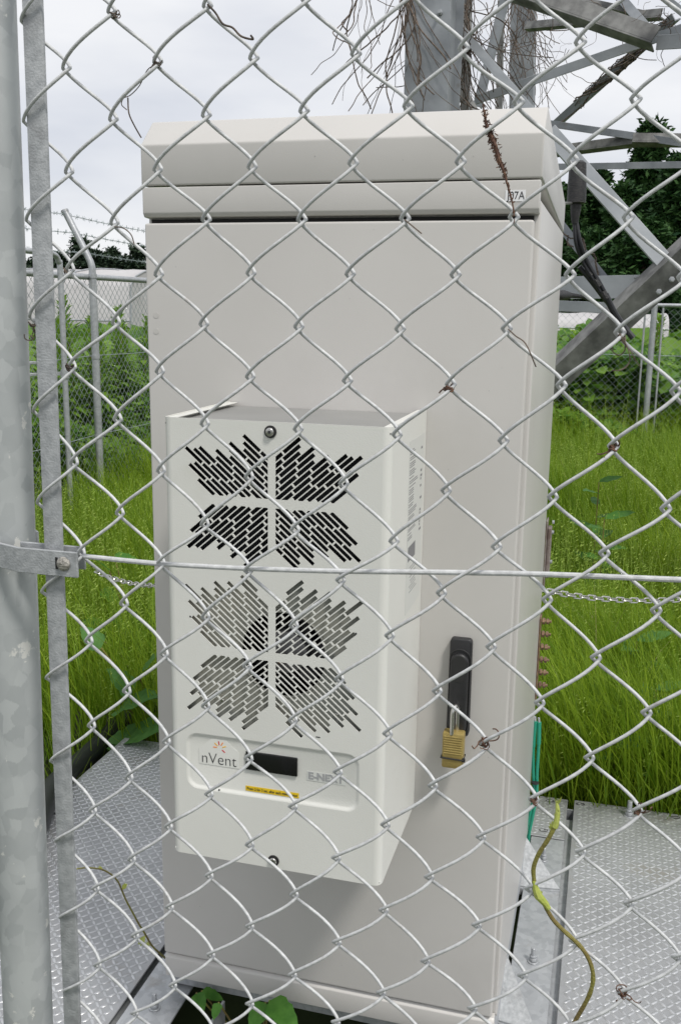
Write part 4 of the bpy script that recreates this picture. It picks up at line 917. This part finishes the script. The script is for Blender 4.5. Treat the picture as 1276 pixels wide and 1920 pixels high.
# leafy weeds sprinkled at the rear edge of the deck on the right
for i, (px, py, Y, lab) in enumerate(((1150, 1440, 1.28, 'low leafy weed at rear edge of right checker plate'), (1225, 1330, 1.6, 'leafy weed in the grass at the right below the chain'), (1190, 1235, 2.0, 'leafy weed in mid grass at the right'), (1120, 930, 3.2, 'pale leafy weed in the grass below the back fence'), (1130, 1000, 3.0, 'small leafy weed in grass above the chain'), (1170, 1395, 1.45, 'dark leafy weed behind the bolt of the right plate'))):
    p = at(px, py, Y)+Vector((0, 0, .07)); rr2 = random.Random(i); o = thing('leafy_weed', lab, 'weed', (p.x, p.y, float(ground_z(p.x, p.y))), 'leafy weeds in the grass'); rt = Vector((p.x, p.y, float(ground_z(p.x, p.y))))
    part('stem', MB().tube([rt, p], .003, 5), M['vine'], o)
    for k in range(9):
        a = k*2.4; t = .45+.55*k/8; b_ = rt.lerp(p, t); L = .15*rr2.uniform(.7, 1.1); big_leaf(o, b_, b_+Vector((math.cos(a), math.sin(a), .35))*L, L*.42, 'broad' if py > 1100 else 'bright_leaf', lobes=False)
# black drain pipe left of the deck
pts = bezier([at(60, 1560, .30), at(92, 1488, .62), at(150, 1432, .95), at(200, 1385, 1.22), at(240, 1345, 1.45), at(300, 1310, 1.7)], 10)
solo('drain_pipe', MB().tube(pts, .037, 16), M['pipe'], 'thick black pipe lying in grass along the left edge of the deck', 'pipe')
# chains
def chain(name, pts, label, group, r=.0022, L=.030):
    o = thing(name, label, 'chain', pts[0], group); P = bezier(pts, 12); tot = [0]
    for a, b in zip(P, P[1:]): tot.append(tot[-1]+(b-a).length)
    step = L*.80; n = int(tot[-1]/step)
    def pos(s):
        for i in range(len(P)-1):
            if tot[i+1] >= s: return P[i].lerp(P[i+1], (s-tot[i])/max(1e-9, tot[i+1]-tot[i]))
        return P[-1]
    tpl = None
    for k in range(n):
        c = pos((k+.5)*step); t = (pos((k+.9)*step)-pos((k+.1)*step)).normalized(); v = Vector((0, 0, 1)) if k % 2 else Vector((0, 1, 0)); v = (v-t*v.dot(t)).normalized(); n_ = t.cross(v)
        if tpl is None:
            loop = [(math.cos(a)*.0068+(.0085 if math.cos(a) > 0 else -.0085), math.sin(a)*.0068, 0) for a in np.linspace(0.01, 2*PI+.01, 15)]
            tpl = part('chain_link', MB().tube(loop, r, 5, cap=False), M['steel'], o); tpl.parent = o; ob = tpl
            tpl.data.name = 'chain_link'
        else: ob = bpy.data.objects.new('chain_link', tpl.data); COL.objects.link(ob); ob.parent = o
        mt = Matrix((t, v, n_)).transposed().to_4x4(); mt.translation = c-WL[o.name]; ob.matrix_local = mt
chain('chain', [at(1012, 1106, .95), at(1100, 1120, 1.05), at(1200, 1126, 1.15), at(1300, 1122, 1.25), at(1420, 1105, 1.35)], 'steel link chain running right from the cabinet rear edge', 'steel chains')
chain('chain', [at(180, 1072, 1.3), at(210, 1084, 1.25), at(260, 1096, 1.15), at(330, 1098, 1.0), at(420, 1090, .9)], 'steel link chain seen left of the cabinet below the tension wire', 'steel chains')
# taped cable joints behind the right side of the cabinet
YJ = .95
t1 = thing('cable_joint', 'black taped cable joint hanging beside the cabinet top right', 'cable joint', at(1080, 345, YJ), 'taped cable joints')
def lathe_path(pts, rs, m, name, parent, n=16): return part(name, MB().tube(pts, rs, n), M[m], parent)
A = [at(1083, 302, YJ), at(1083, 306, YJ), at(1082, 318, YJ), at(1081, 345, YJ), at(1080, 372, YJ), at(1079, 380, YJ), at(1079, 384, YJ)]
lathe_path(A, [.013, .020, .0215, .023, .0235, .0235, .012], 'tape', 'taped_head', t1)
lathe_path([at(1079, 384, YJ), at(1078, 395, YJ), at(1077, 408, YJ), at(1077, 420, YJ)], [.0135, .0125, .0105, .0075], 'tape', 'taped_neck', t1)
for k, (dx, c) in enumerate(((0, 1), (8, 2))):
    part('cable', MB().tube(bezier([at(1076+dx*.4, 415, YJ), at(1079+dx, 455, YJ), at(1092+dx, 490, YJ+.02), at(1118+dx, 535, YJ+.03), at(1140+dx*.6, 572, YJ+.04)], 6), .0052, 8), M['black_cable'], t1)
part('sleeve', MB().tube(bezier([at(1134, 552, YJ+.03), at(1150, 585, YJ+.04), at(1168, 612, YJ+.05), at(1186, 634, YJ+.05)], 6), [.0085]*12+[.008]*7, 10), M['black_cable'], t1)
part('sleeve', MB().tube(bezier([at(1085, 500, YJ+.03), at(1110, 530, YJ+.04), at(1136, 565, YJ+.05)], 6), .0068, 8), M['black_cable'], t1)
for q in ((1105, 512), (1120, 533), (1134, 556)):
    p = at(*q, YJ+.03); part('tape_band', MB().cyl(p+Vector((-.008, 0, .012)), p+Vector((.004, 0, -.006)), .0095, 10), M['tape'], t1)
part('mount_pin', MB().cyl(at(1052, 381, .76), at(1070, 381, .93), .0035, 8), M['steel'], t1)
t2 = thing('cable_joint', 'black taped cable joint sticking out of cabinet side below the larger joint', 'cable joint', at(1050, 555, .80), 'taped cable joints')
lathe_path([at(1043, 554, .78), at(1048, 554, .80), at(1054, 553, .83), at(1062, 554, .86), at(1070, 554, .89), at(1090, 556, .93)], [.006, .012, .0125, .0105, .0065, .005], 'tape', 'taped_head', t2)
part('cable', MB().tube(bezier([at(1088, 556, .93), at(1105, 563, .96), at(1125, 575, .98), at(1145, 592, 1.0)], 6), .0045, 8), M['black_cable'], t2)
# ------------------------------------------------------------------ the near chain link fence
YF = -.95
FIELD = [[0.60484, -0.00629, 0.00358, -0.00093, 0.39484, 0.00734, -0.00402, 0.00772, 0.00439, -0.0136], [1.42581, -0.39072, -0.01883, 0.00613, -0.00013, -0.00636, 0.0022, 0.00186, 0.01221, -0.00572]]
SAG = {(1,-3):(-0.7,-1.4), (2,-2):(-0.2,-0.0), (1,-1):(-0.1,0.8), (3,-1):(-0.1,0.0), (3,-3):(-1.8,-1.6), (4,-2):(-0.9,-0.0), (2,0):(0.7,0.3), (4,0):(0.3,0.7), (0,0):(0.9,0.2), (0,-2):(0.7,-0.2), (5,-1):(-0.9,-0.5), (5,-3):(-1.1,-1.5), (6,-2):(-1.0,-0.3), (6,0):(-0.2,0.5), (-5,-3):(-1.4,0.8), (-4,-4):(0.2,1.9), (-3,-3):(0.2,1.5), (-4,-2):(0.9,-0.6), (-2,-2):(1.6,-0.2), (-5,-1):(-0.7,-1.1), (-3,-1):(0.1,-0.3), (-4,0):(0.8,-1.5), (-2,0):(2.0,0.8), (-2,-4):(1.6,0.6), (-5,1):(-1.7,0.3), (-5,3):(-2.8,-0.1), (-5,5):(-3.8,-1.4), (-4,2):(0.7,-1.3), (-4,4):(0.3,-1.0), (-3,1):(0.4,-1.9), (-3,3):(0.5,0.7), (-3,5):(0.2,-0.8), (-4,6):(0.1,-0.5), (-3,7):(-1.3,0.5), (-4,8):(1.7,0.5), (-3,9):(-0.1,1.1), (-5,9):(4.2,1.4), (-4,10):(1.6,1.4), (-3,11):(0.1,0.9), (-5,11):(3.3,2.3), (-4,12):(0.9,-0.5), (-5,13):(0.6,-0.5), (-3,13):(0.2,0.5), (-5,15):(-0.4,0.5), (-4,14):(0.7,-0.5), (-3,15):(-0.8,0.5), (-2,12):(1.1,-0.8), (-2,14):(-0.0,0.8), (-2,16):(0.4,1.7), (-4,16):(1.1,1.5), (-5,17):(-2.1,-1.1), (-3,17):(0.4,-0.7), (-4,18):(-2.5,-2.3), (0,14):(1.2,-1.4), (1,15):(0.9,1.3), (2,14):(1.8,0.0), (3,13):(-0.7,-2.6), (0,16):(0.3,-0.3), (3,15):(-0.7,-1.4), (2,16):(1.8,0.2), (4,14):(0.2,0.1), (4,16):(1.0,1.8), (-1,15):(-0.7,-0.8), (-1,17):(-0.9,0.3), (1,17):(1.5,1.5), (4,6):(0.4,-0.6), (3,7):(-0.3,-0.4), (6,6):(0.1,0.6), (5,7):(0.6,1.7), (4,8):(0.3,0.3), (7,7):(0.4,0.5), (6,8):(-0.5,-0.2), (3,9):(-0.5,-0.4), (5,9):(-0.1,-0.8), (4,10):(-0.8,0.2), (7,9):(-0.3,0.5), (6,10):(0.2,-1.0), (3,11):(-0.8,-1.3), (7,5):(1.2,-3.5), (5,11):(0.1,-1.3), (4,12):(0.2,0.0), (7,11):(-0.8,0.2), (6,12):(-0.8,-1.0), (5,13):(1.4,0.7), (7,13):(-1.0,0.5), (4,14):(0.6,0.6), (6,14):(-0.8,0.4), (5,15):(0.6,0.8), (8,14):(-1.0,-0.6), (7,15):(-0.1,0.3), (5,1):(2.4,0.6), (4,2):(-0.6,1.9), (6,2):(-0.2,1.1), (5,3):(1.3,2.3), (4,4):(1.4,0.0), (6,4):(1.0,0.0), (7,3):(1.4,1.2), (-2,4):(0.5,0.5), (0,4):(0.7,0.7), (2,4):(0.4,0.5), (-1,5):(-0.6,-0.1), (1,5):(-1.1,0.1), (-2,6):(-0.1,-2.4), (0,6):(-0.9,0.0), (2,6):(0.6,-2.5), (-1,7):(-1.4,2.9), (1,7):(-2.0,2.6), (-2,8):(0.0,-1.4), (0,8):(-0.9,0.5), (2,8):(-0.4,1.1), (-1,9):(-2.4,1.2), (1,9):(-1.3,-0.2), (-2,10):(-0.9,-0.1), (0,10):(-1.1,-1.0), (2,10):(0.3,-1.5), (-1,11):(-1.2,-1.3), (0,12):(-0.5,1.6), (1,11):(-1.1,-0.9), (-1,13):(-0.4,-1.5), (1,13):(-1.1,1.1), (2,12):(0.8,-1.6)}
def knot(i, j):          # where the weave really sits: regular diamonds, stretched and sagging a little
    a, b = i/10, j/10; B = [a**p*b**q for p in range(4) for q in range(4-p)]
    dx, dz = SAG.get((i, j), (0, 0))
    if i > 8: a8 = .8; B2 = [a8**p*b**q for p in range(4) for q in range(4-p)]; x = sum(c*v for c, v in zip(FIELD[0], B2))+(i-8)*.0395; z = sum(c*v for c, v in zip(FIELD[1], B2))
    else: x = sum(c*v for c, v in zip(FIELD[0], B)); z = sum(c*v for c, v in zip(FIELD[1], B))
    return Vector((x+dx/1000, 0, z+dz/1000))
fence = thing('chain_link_fence', 'near galvanised chain link fence of large diamonds in front of everything', 'fence', (.75, YF, 0), 'near fence')
TK = .0073; HOOK = .0032; JT, JB = -8, 26
for k in range(-6, 13):
    path = []; rk = random.Random(100+k)
    for j in range(JT, JB):
        down_right = (k+j) % 2 == 0
        a, b = (knot(k, j), knot(k+1, j+1)) if down_right else (knot(k+1, j), knot(k, j+1))
        a = a+Vector((-HOOK if down_right else HOOK, 0, 0)); b = b+Vector((HOOK if down_right else -HOOK, 0, 0))
        sg = 1 if down_right else -1
        wob = rk.uniform(-.0006, .0006)
        for u in (0, .03, .06, .11, .2, .3, .4, .5, .6, .7, .8, .89, .94, .97):
            s = .45*(.5-.5*math.cos(PI*u))+.55*u; sn = math.sin(PI*u)
            hs = .2*s+.8*u
            p = Vector((a.x+(b.x-a.x)*s, YF+sg*TK*(sn**.78 if sn > 1e-6 else 0), a.z+(b.z-a.z)*hs+wob*sn))
            path.append(p)
    part('mesh_wire', MB().tube(path, .00142, 8), M['wire'], fence, smooth=60)
# tension wire threaded along the weave
tw_pts = [at(158, 1043, YF-.001), at(302, 1057, YF), at(465, 1066, YF), at(638, 1071, YF), at(827, 1073, YF), at(1025, 1077, YF), at(1276, 1087, YF), at(1500, 1094, YF), at(1800, 1102, YF)]
part('tension_wire', MB().tube(bezier(tw_pts, 6), .0021, 10), M['wire'], fence)
a = at(62, 240, YF+.001)
# round post, flat stretcher bar, strap with bolt
pst = thing('fence_post', 'large spangled galvanised round pipe post at the left edge', 'fence post', (.31, -.92, -.3))
pa_, pb__ = Vector((.3222, -.918, 1.60)), Vector((.3048, -.918, .70)); d_ = (pb__-pa_)
part('pipe', MB().tube([pa_-d_*.5, pa_, pb__, pb__+d_*1.1], .0243, 48), M['galv_post'], pst)
sb = thing('stretcher_bar', 'flat grey galvanised stretcher bar threaded through the fence mesh edge', 'flat bar', (.38, -.95, -.3))
T0, T1 = (at(38, 0, YF)+at(83, 0, YF))/2, (at(119, 1900, YF)+at(151, 1900, YF))/2; dv = (T1-T0)
ax_z = -dv.normalized(); ax_x = (Vector((1, 0, 0))-ax_z*ax_z.x).normalized(); ax_y = ax_z.cross(ax_x)
part('bar', MB().box((T0+T1)/2+Vector((.0006, 0, 0)), (.0168, .0042, dv.length*2.1), Matrix((ax_x, ax_y, ax_z)).transposed()), M['galv_bar'], sb, bevel=.0006, seg=2)
st = thing('strap_clamp', 'bolted galvanised strap clamping the flat bar to the round post', 'clamp', (.35, -.94, 1.135))
zc_ = at(100, 1055, YF-.008).z; hh = .0112
cxp = .3135; ryo = .0272
loop = [(cxp+ryo*math.cos(a), -.918+ryo*math.sin(a)) for a in np.linspace(R(40), R(262), 26)]          # round the far and near side of the pipe
front = loop[-1]; xe = at(149, 1055, YF-.006).x
outer = loop+[(cxp+.006, -.9485), (.340, -.9560), (.352, -.9600), (xe, -.9600)]
th_ = .0030; inner = []
for i, p in enumerate(outer):
    a_, b_ = Vector(outer[max(0, i-1)]), Vector(outer[min(len(outer)-1, i+1)]); t_ = (b_-a_).normalized(); inner.append((p[0]+t_.y*-th_*-1*-1, p[1]+t_.x*th_))
vs = []; n = len(outer)
for (p, q) in zip(outer, inner):
    for z in (zc_-hh, zc_+hh): vs += [(p[0], p[1], z), (q[0], q[1], z)]
fs = []
for i in range(n-1):
    o = i*4; e = o+4; fs += [(o, e, e+2, o+2), (o+1, o+3, e+3, e+1), (o, o+1, e+1, e), (o+2, e+2, e+3, o+3)]
fs += [(0, 2, 3, 1), ((n-1)*4, (n-1)*4+1, (n-1)*4+3, (n-1)*4+2)]
part('strap', MB().add(vs, fs), M['galv_bar'], st, bevel=.0005, seg=1, fixn=True)
part('rear_strap', MB().bx(.343, xe-.002, -.9440, -.9412, zc_-hh*.9+.002, zc_+hh*.9+.002), M['galv_bar'], st, bevel=.0005, seg=1)
bcx = at(120, 1057, YF-.01).x; bz = at(120, 1057, YF-.01).z
vs = []; fs = []; nr, ns = 6, 24
for i in range(nr+1):
    a = PI/2*i/nr; r_ = .0064*math.cos(a) if i < nr else .0001
    for k in range(ns): vs.append((bcx+r_*math.cos(2*PI*k/ns), -.9605-.0036*math.sin(a), bz+r_*math.sin(2*PI*k/ns)))
fs = [(i*ns+k, i*ns+(k+1) % ns, (i+1)*ns+(k+1) % ns, (i+1)*ns+k) for i in range(nr) for k in range(ns)]
M['bolt'] = mat('worn_bolt_head', (.26, .25, .225), .5, metal=.4, var=(.46, .44, .40), vscale=260, bump=.8, bscale=400)
part('carriage_bolt', MB().add(vs, fs), M['bolt'], st, fixn=True, smooth=80); part('bolt_shank', MB().cyl((bcx, -.9395, bz), (bcx, -.930, bz), .004, 10), M['galv'], st)
part('bolt_slot', MB().box((bcx-.0068, -.9603, bz), (.0022, .0006, .0105)), M['cab_dark'], st)

# ------------------------------------------------------------------ plants and tendrils caught on the fence
def curl_path(c, n, size, rnd, dirv=(0, 0, -1), curl=.9):
    p = Vector(c); d = Vector(dirv).normalized(); o = [p.copy()]; w_ = rnd.uniform(-1, 1)
    for k in range(n):
        w_ += rnd.gauss(0, curl*.6); w_ = max(-2, min(2, w_)); rot = Matrix.Rotation(w_*.5, 3, 'Y') @ Matrix.Rotation(rnd.gauss(0, .4), 3, 'X'); d = (rot @ d).normalized(); p = p+d*size/n; o.append(p.copy())
    return o
def knot_tendril(px, py, m, label, turns=2, tails=2, size=.02, r=.0006, seed=1, dirs=None):
    rnd = random.Random(seed); c = at(px, py, YF-.001); mb = MB()
    for q in range(turns):
        rr_ = .0026*rnd.uniform(.8, 1.4); tl_ = rnd.uniform(-.5, .5); pts = [c+Vector((rr_*math.cos(a)*math.cos(tl_), rr_*1.0*math.sin(a), rr_*math.cos(a)*math.sin(tl_)+(q-turns/2)*.0012+.0015*math.sin(2*a))) for a in np.linspace(0, 2*PI*1.2, 16)]
        mb.tube(pts, r, 5)
    for q in range(tails):
        dv_ = dirs[q % len(dirs)] if dirs else (rnd.uniform(-1, 1), -.1, rnd.uniform(-1, .2)); mb.tube(bezier(curl_path(c, 7, size*rnd.uniform(.6, 1.2), rnd, dv_), 3), r*rnd.uniform(.6, 1), 5)
    return solo('dried_tendril', mb, M[m], label, 'tendril', 'dried tendrils on the fence', smooth=50)
knot_tendril(908, 1390, 'dry_red', 'largest rusty dried tendril, knotted round the fence right of the padlock', 5, 4, .020, .0006, 3, [(1, -.1, .35), (.8, -.1, .2), (-.5, -.1, .3), (.2, 0, -1)])
knot_tendril(1165, 632, 'dry', 'dried tendril on the fence at the end of the black cables', 3, 3, .030, .0005, 4, [(.8, -.1, -.7), (.9, 0, -.3), (.1, 0, -1)])
knot_tendril(842, 727, 'dry_red', 'small dried tendril on the fence knot above the cooling unit', 3, 2, .008, .0007, 5)
knot_tendril(1149, 838, 'dry_red', 'small dried tendril on the fence knot before the grass at right', 3, 3, .014, .0006, 6)
knot_tendril(1000, 1499, 'dry_red', 'rusty tendril coiled on the fence knot by the green cables', 4, 1, .006, .0006, 7)
knot_tendril(1194, 1520, 'dry_red', 'rusty tendril trailing along fence wire beside the deck bolt', 3, 2, .020, .0005, 8, [(.9, 0, -1), (.8, -.1, -.8)])
knot_tendril(1165, 1861, 'dry_red', 'dark coiled tendril on the fence over the lower right checker plate', 4, 4, .020, .0006, 9, [(1, 0, .3), (.5, 0, -1), (.9, 0, -.2)])
knot_tendril(132, 689, 'dry', 'pale dried tendril coiled on fence knot beside the flat bar', 4, 2, .010, .0006, 10)
knot_tendril(62, 607, 'dry', 'pale dried tendril hanging from wire loop left of the flat bar', 2, 3, .022, .0005, 11, [(.2, 0, -1)])
knot_tendril(127, 508, 'dry', 'thin dried tendril on fence knot above the left fence rail', 2, 1, .006, .0005, 12)
knot_tendril(297, 118, 'dry', 'thin tendril on fence knot at upper left before the sky', 2, 2, .016, .0005, 13, [(-.7, 0, .1)])
knot_tendril(213, 26, 'dry', 'thin tendril curling below topmost left fence knot', 2, 2, .014, .0005, 14, [(.1, 0, -1)])
for (pts, r, lab) in (([(389, 8), (404, 24), (418, 45), (436, 52), (452, 68), (474, 74), (470, 66)], .0008, 'dark broken twig caught on the fence at the top'),
                      ([(292, 120), (276, 132), (262, 160), (245, 178), (232, 184), (228, 196), (238, 206)], .0004, 'thin curling tendril hooked on fence wire against the sky'),
                      ([(240, 183), (242, 212), (252, 235), (265, 258)], .0006, 'straight thin twig hanging from fence wire above the cabinet roof corner'),
                      ([(215, 425), (232, 428), (246, 440), (252, 458)], .0005, 'thin curved twig beside the cabinet upper left edge'),
                      ([(952, 617), (966, 630), (985, 645), (1004, 688)], .0005, 'thin straw hanging from fence knot on the cabinet right edge'),
                      ([(758, 412), (768, 420), (790, 438)], .0005, 'short thin straw on fence knot over the cabinet door top')):
    solo('twig', MB().tube(bezier([at(x, y, YF-.004) for x, y in pts], 5), r, 5), M['dry'], lab, 'twig', 'twigs caught on the fence')
# brown shaggy dead shoot hanging before the cabinet roof
spts = bezier([at(x, y, YF-.005) for x, y in ((905, 200), (908, 215), (911, 232), (920, 255), (928, 275), (935, 300), (944, 322), (950, 345), (957, 368), (961, 388), (963, 405))], 6)
mbv = MB().tube(spts, [.0006+.0011*math.exp(-((i/len(spts)-.38)/.22)**2) for i in range(len(spts))], 6); rnd = random.Random(9)
for i, p in enumerate(spts):
    t = i/len(spts); dens = int(1+20*math.exp(-((t-.36)/.20)**2))
    for q in range(dens):
        d_v = Vector((rnd.gauss(0, .7), rnd.gauss(0, .5), rnd.gauss(-.2, .9))).normalized(); L = rnd.uniform(.001, .0032); pp = p+Vector((rnd.gauss(0, .0007), 0, rnd.gauss(0, .0015))); mbv.tube([pp, pp+d_v*L], rnd.uniform(.0002, .0005), 3, cap=False)
solo('dead_shoot', mbv, M['dry_red'], 'shaggy red-brown dead shoot hanging across the cabinet roof and number sticker', 'dead shoot', smooth=0)
# living olive vine on the fence at lower right
zp = [(560, 195), (566, 250), (556, 320), (535, 365), (508, 415), (475, 465), (445, 520), (427, 580), (430, 640), (438, 700), (480, 770), (535, 865), (590, 925), (645, 975), (700, 1030), (740, 1090), (765, 1160), (768, 1230), (750, 1300), (715, 1370), (680, 1430), (640, 1500)]
vp = [at(860+x/3.067, 1440+y/3.067, YF-.004-.002*math.sin(i*.5)) for i, (x, y) in enumerate(zp)]; vb = bezier(vp, 5)
vn = thing('living_vine', 'olive living vine winding down the fence at lower right', 'vine', vp[10])
part('stem', MB().tube(vb[12:], [.0018+.0002*math.sin(i*.9)*(i % 3 == 0) for i, _ in enumerate(vb[12:])], 8), M['vine'], vn)
part('shoot_tip', MB().tube(vb[:13], [.0006+.0020*(i/12)**.5 for i in range(13)], 8), M['vine_tip'], vn)
rnd = random.Random(4)
for c, k, L in ((vb[2], 5, .012), (vb[8], 5, .010), (vb[15], 6, .012), (vb[48], 5, .008)):
    for q in range(k):
        a = rnd.uniform(0, 6.28); d_v = Vector((math.cos(a)*.5, -.3, abs(math.sin(a))+.8)).normalized(); L_ = L*rnd.uniform(.5, 1); s_v = d_v.cross(Vector((0, 1, 0))).normalized()*L_*.09
        part('leaf_bud', MB().add([c, c+d_v*L_*.5+s_v, c+d_v*L_, c+d_v*L_*.5-s_v], [(0, 1, 2, 3)]), M['vine_tip'], vn)
kn = at(860+455/3.067, 1440+735/3.067, YF-.005); part('node_swelling', MB().tube([kn+Vector((-.004, 0, .012)), kn+Vector((-.002, 0, .005)), kn, kn+Vector((.006, 0, -.006)), kn+Vector((.009, 0, -.010))], [.0012, .0030, .0036, .0028, .0020], 8), M['vine_tip'], vn)
# slender tendril rising from the deck gap at lower left
zp = [(440, 878), (490, 872), (540, 875), (590, 885), (640, 915), (675, 955), (695, 1000), (720, 1060), (755, 1125), (790, 1190), (830, 1255), (865, 1315), (900, 1350), (940, 1385)]
vp = [at(x/3.038, 1340+y/3.038, -.42+.50*(i/13)) for i, (x, y) in enumerate(zp)]
v2 = thing('living_vine', 'slender yellow-green vine shoot rising from the deck gap at lower left', 'vine', vp[-1]); part('stem', MB().tube(bezier(vp, 5), [.0012+.0012*i/65 for i in range(66)], 7), M['vine'], v2)
for (i, dx, dz, L) in ((6, .6, .9, .022), (10, -.5, -.8, .030), (11, -.9, .3, .016), (3, -.8, .4, .012)):
    b_ = vp[i]; 
    for q in range(3): d_v = Vector((dx+.25*(q-1), -.1, dz+.2*(q-1))).normalized()*L; s_v = d_v.cross(Vector((0, 1, 0))).normalized()*L*.16; part('leaf_bud', MB().add([b_, b_+d_v*.5+s_v, b_+d_v, b_+d_v*.5-s_v], [(0, 1, 2, 3)]), M['vine_tip'], v2)
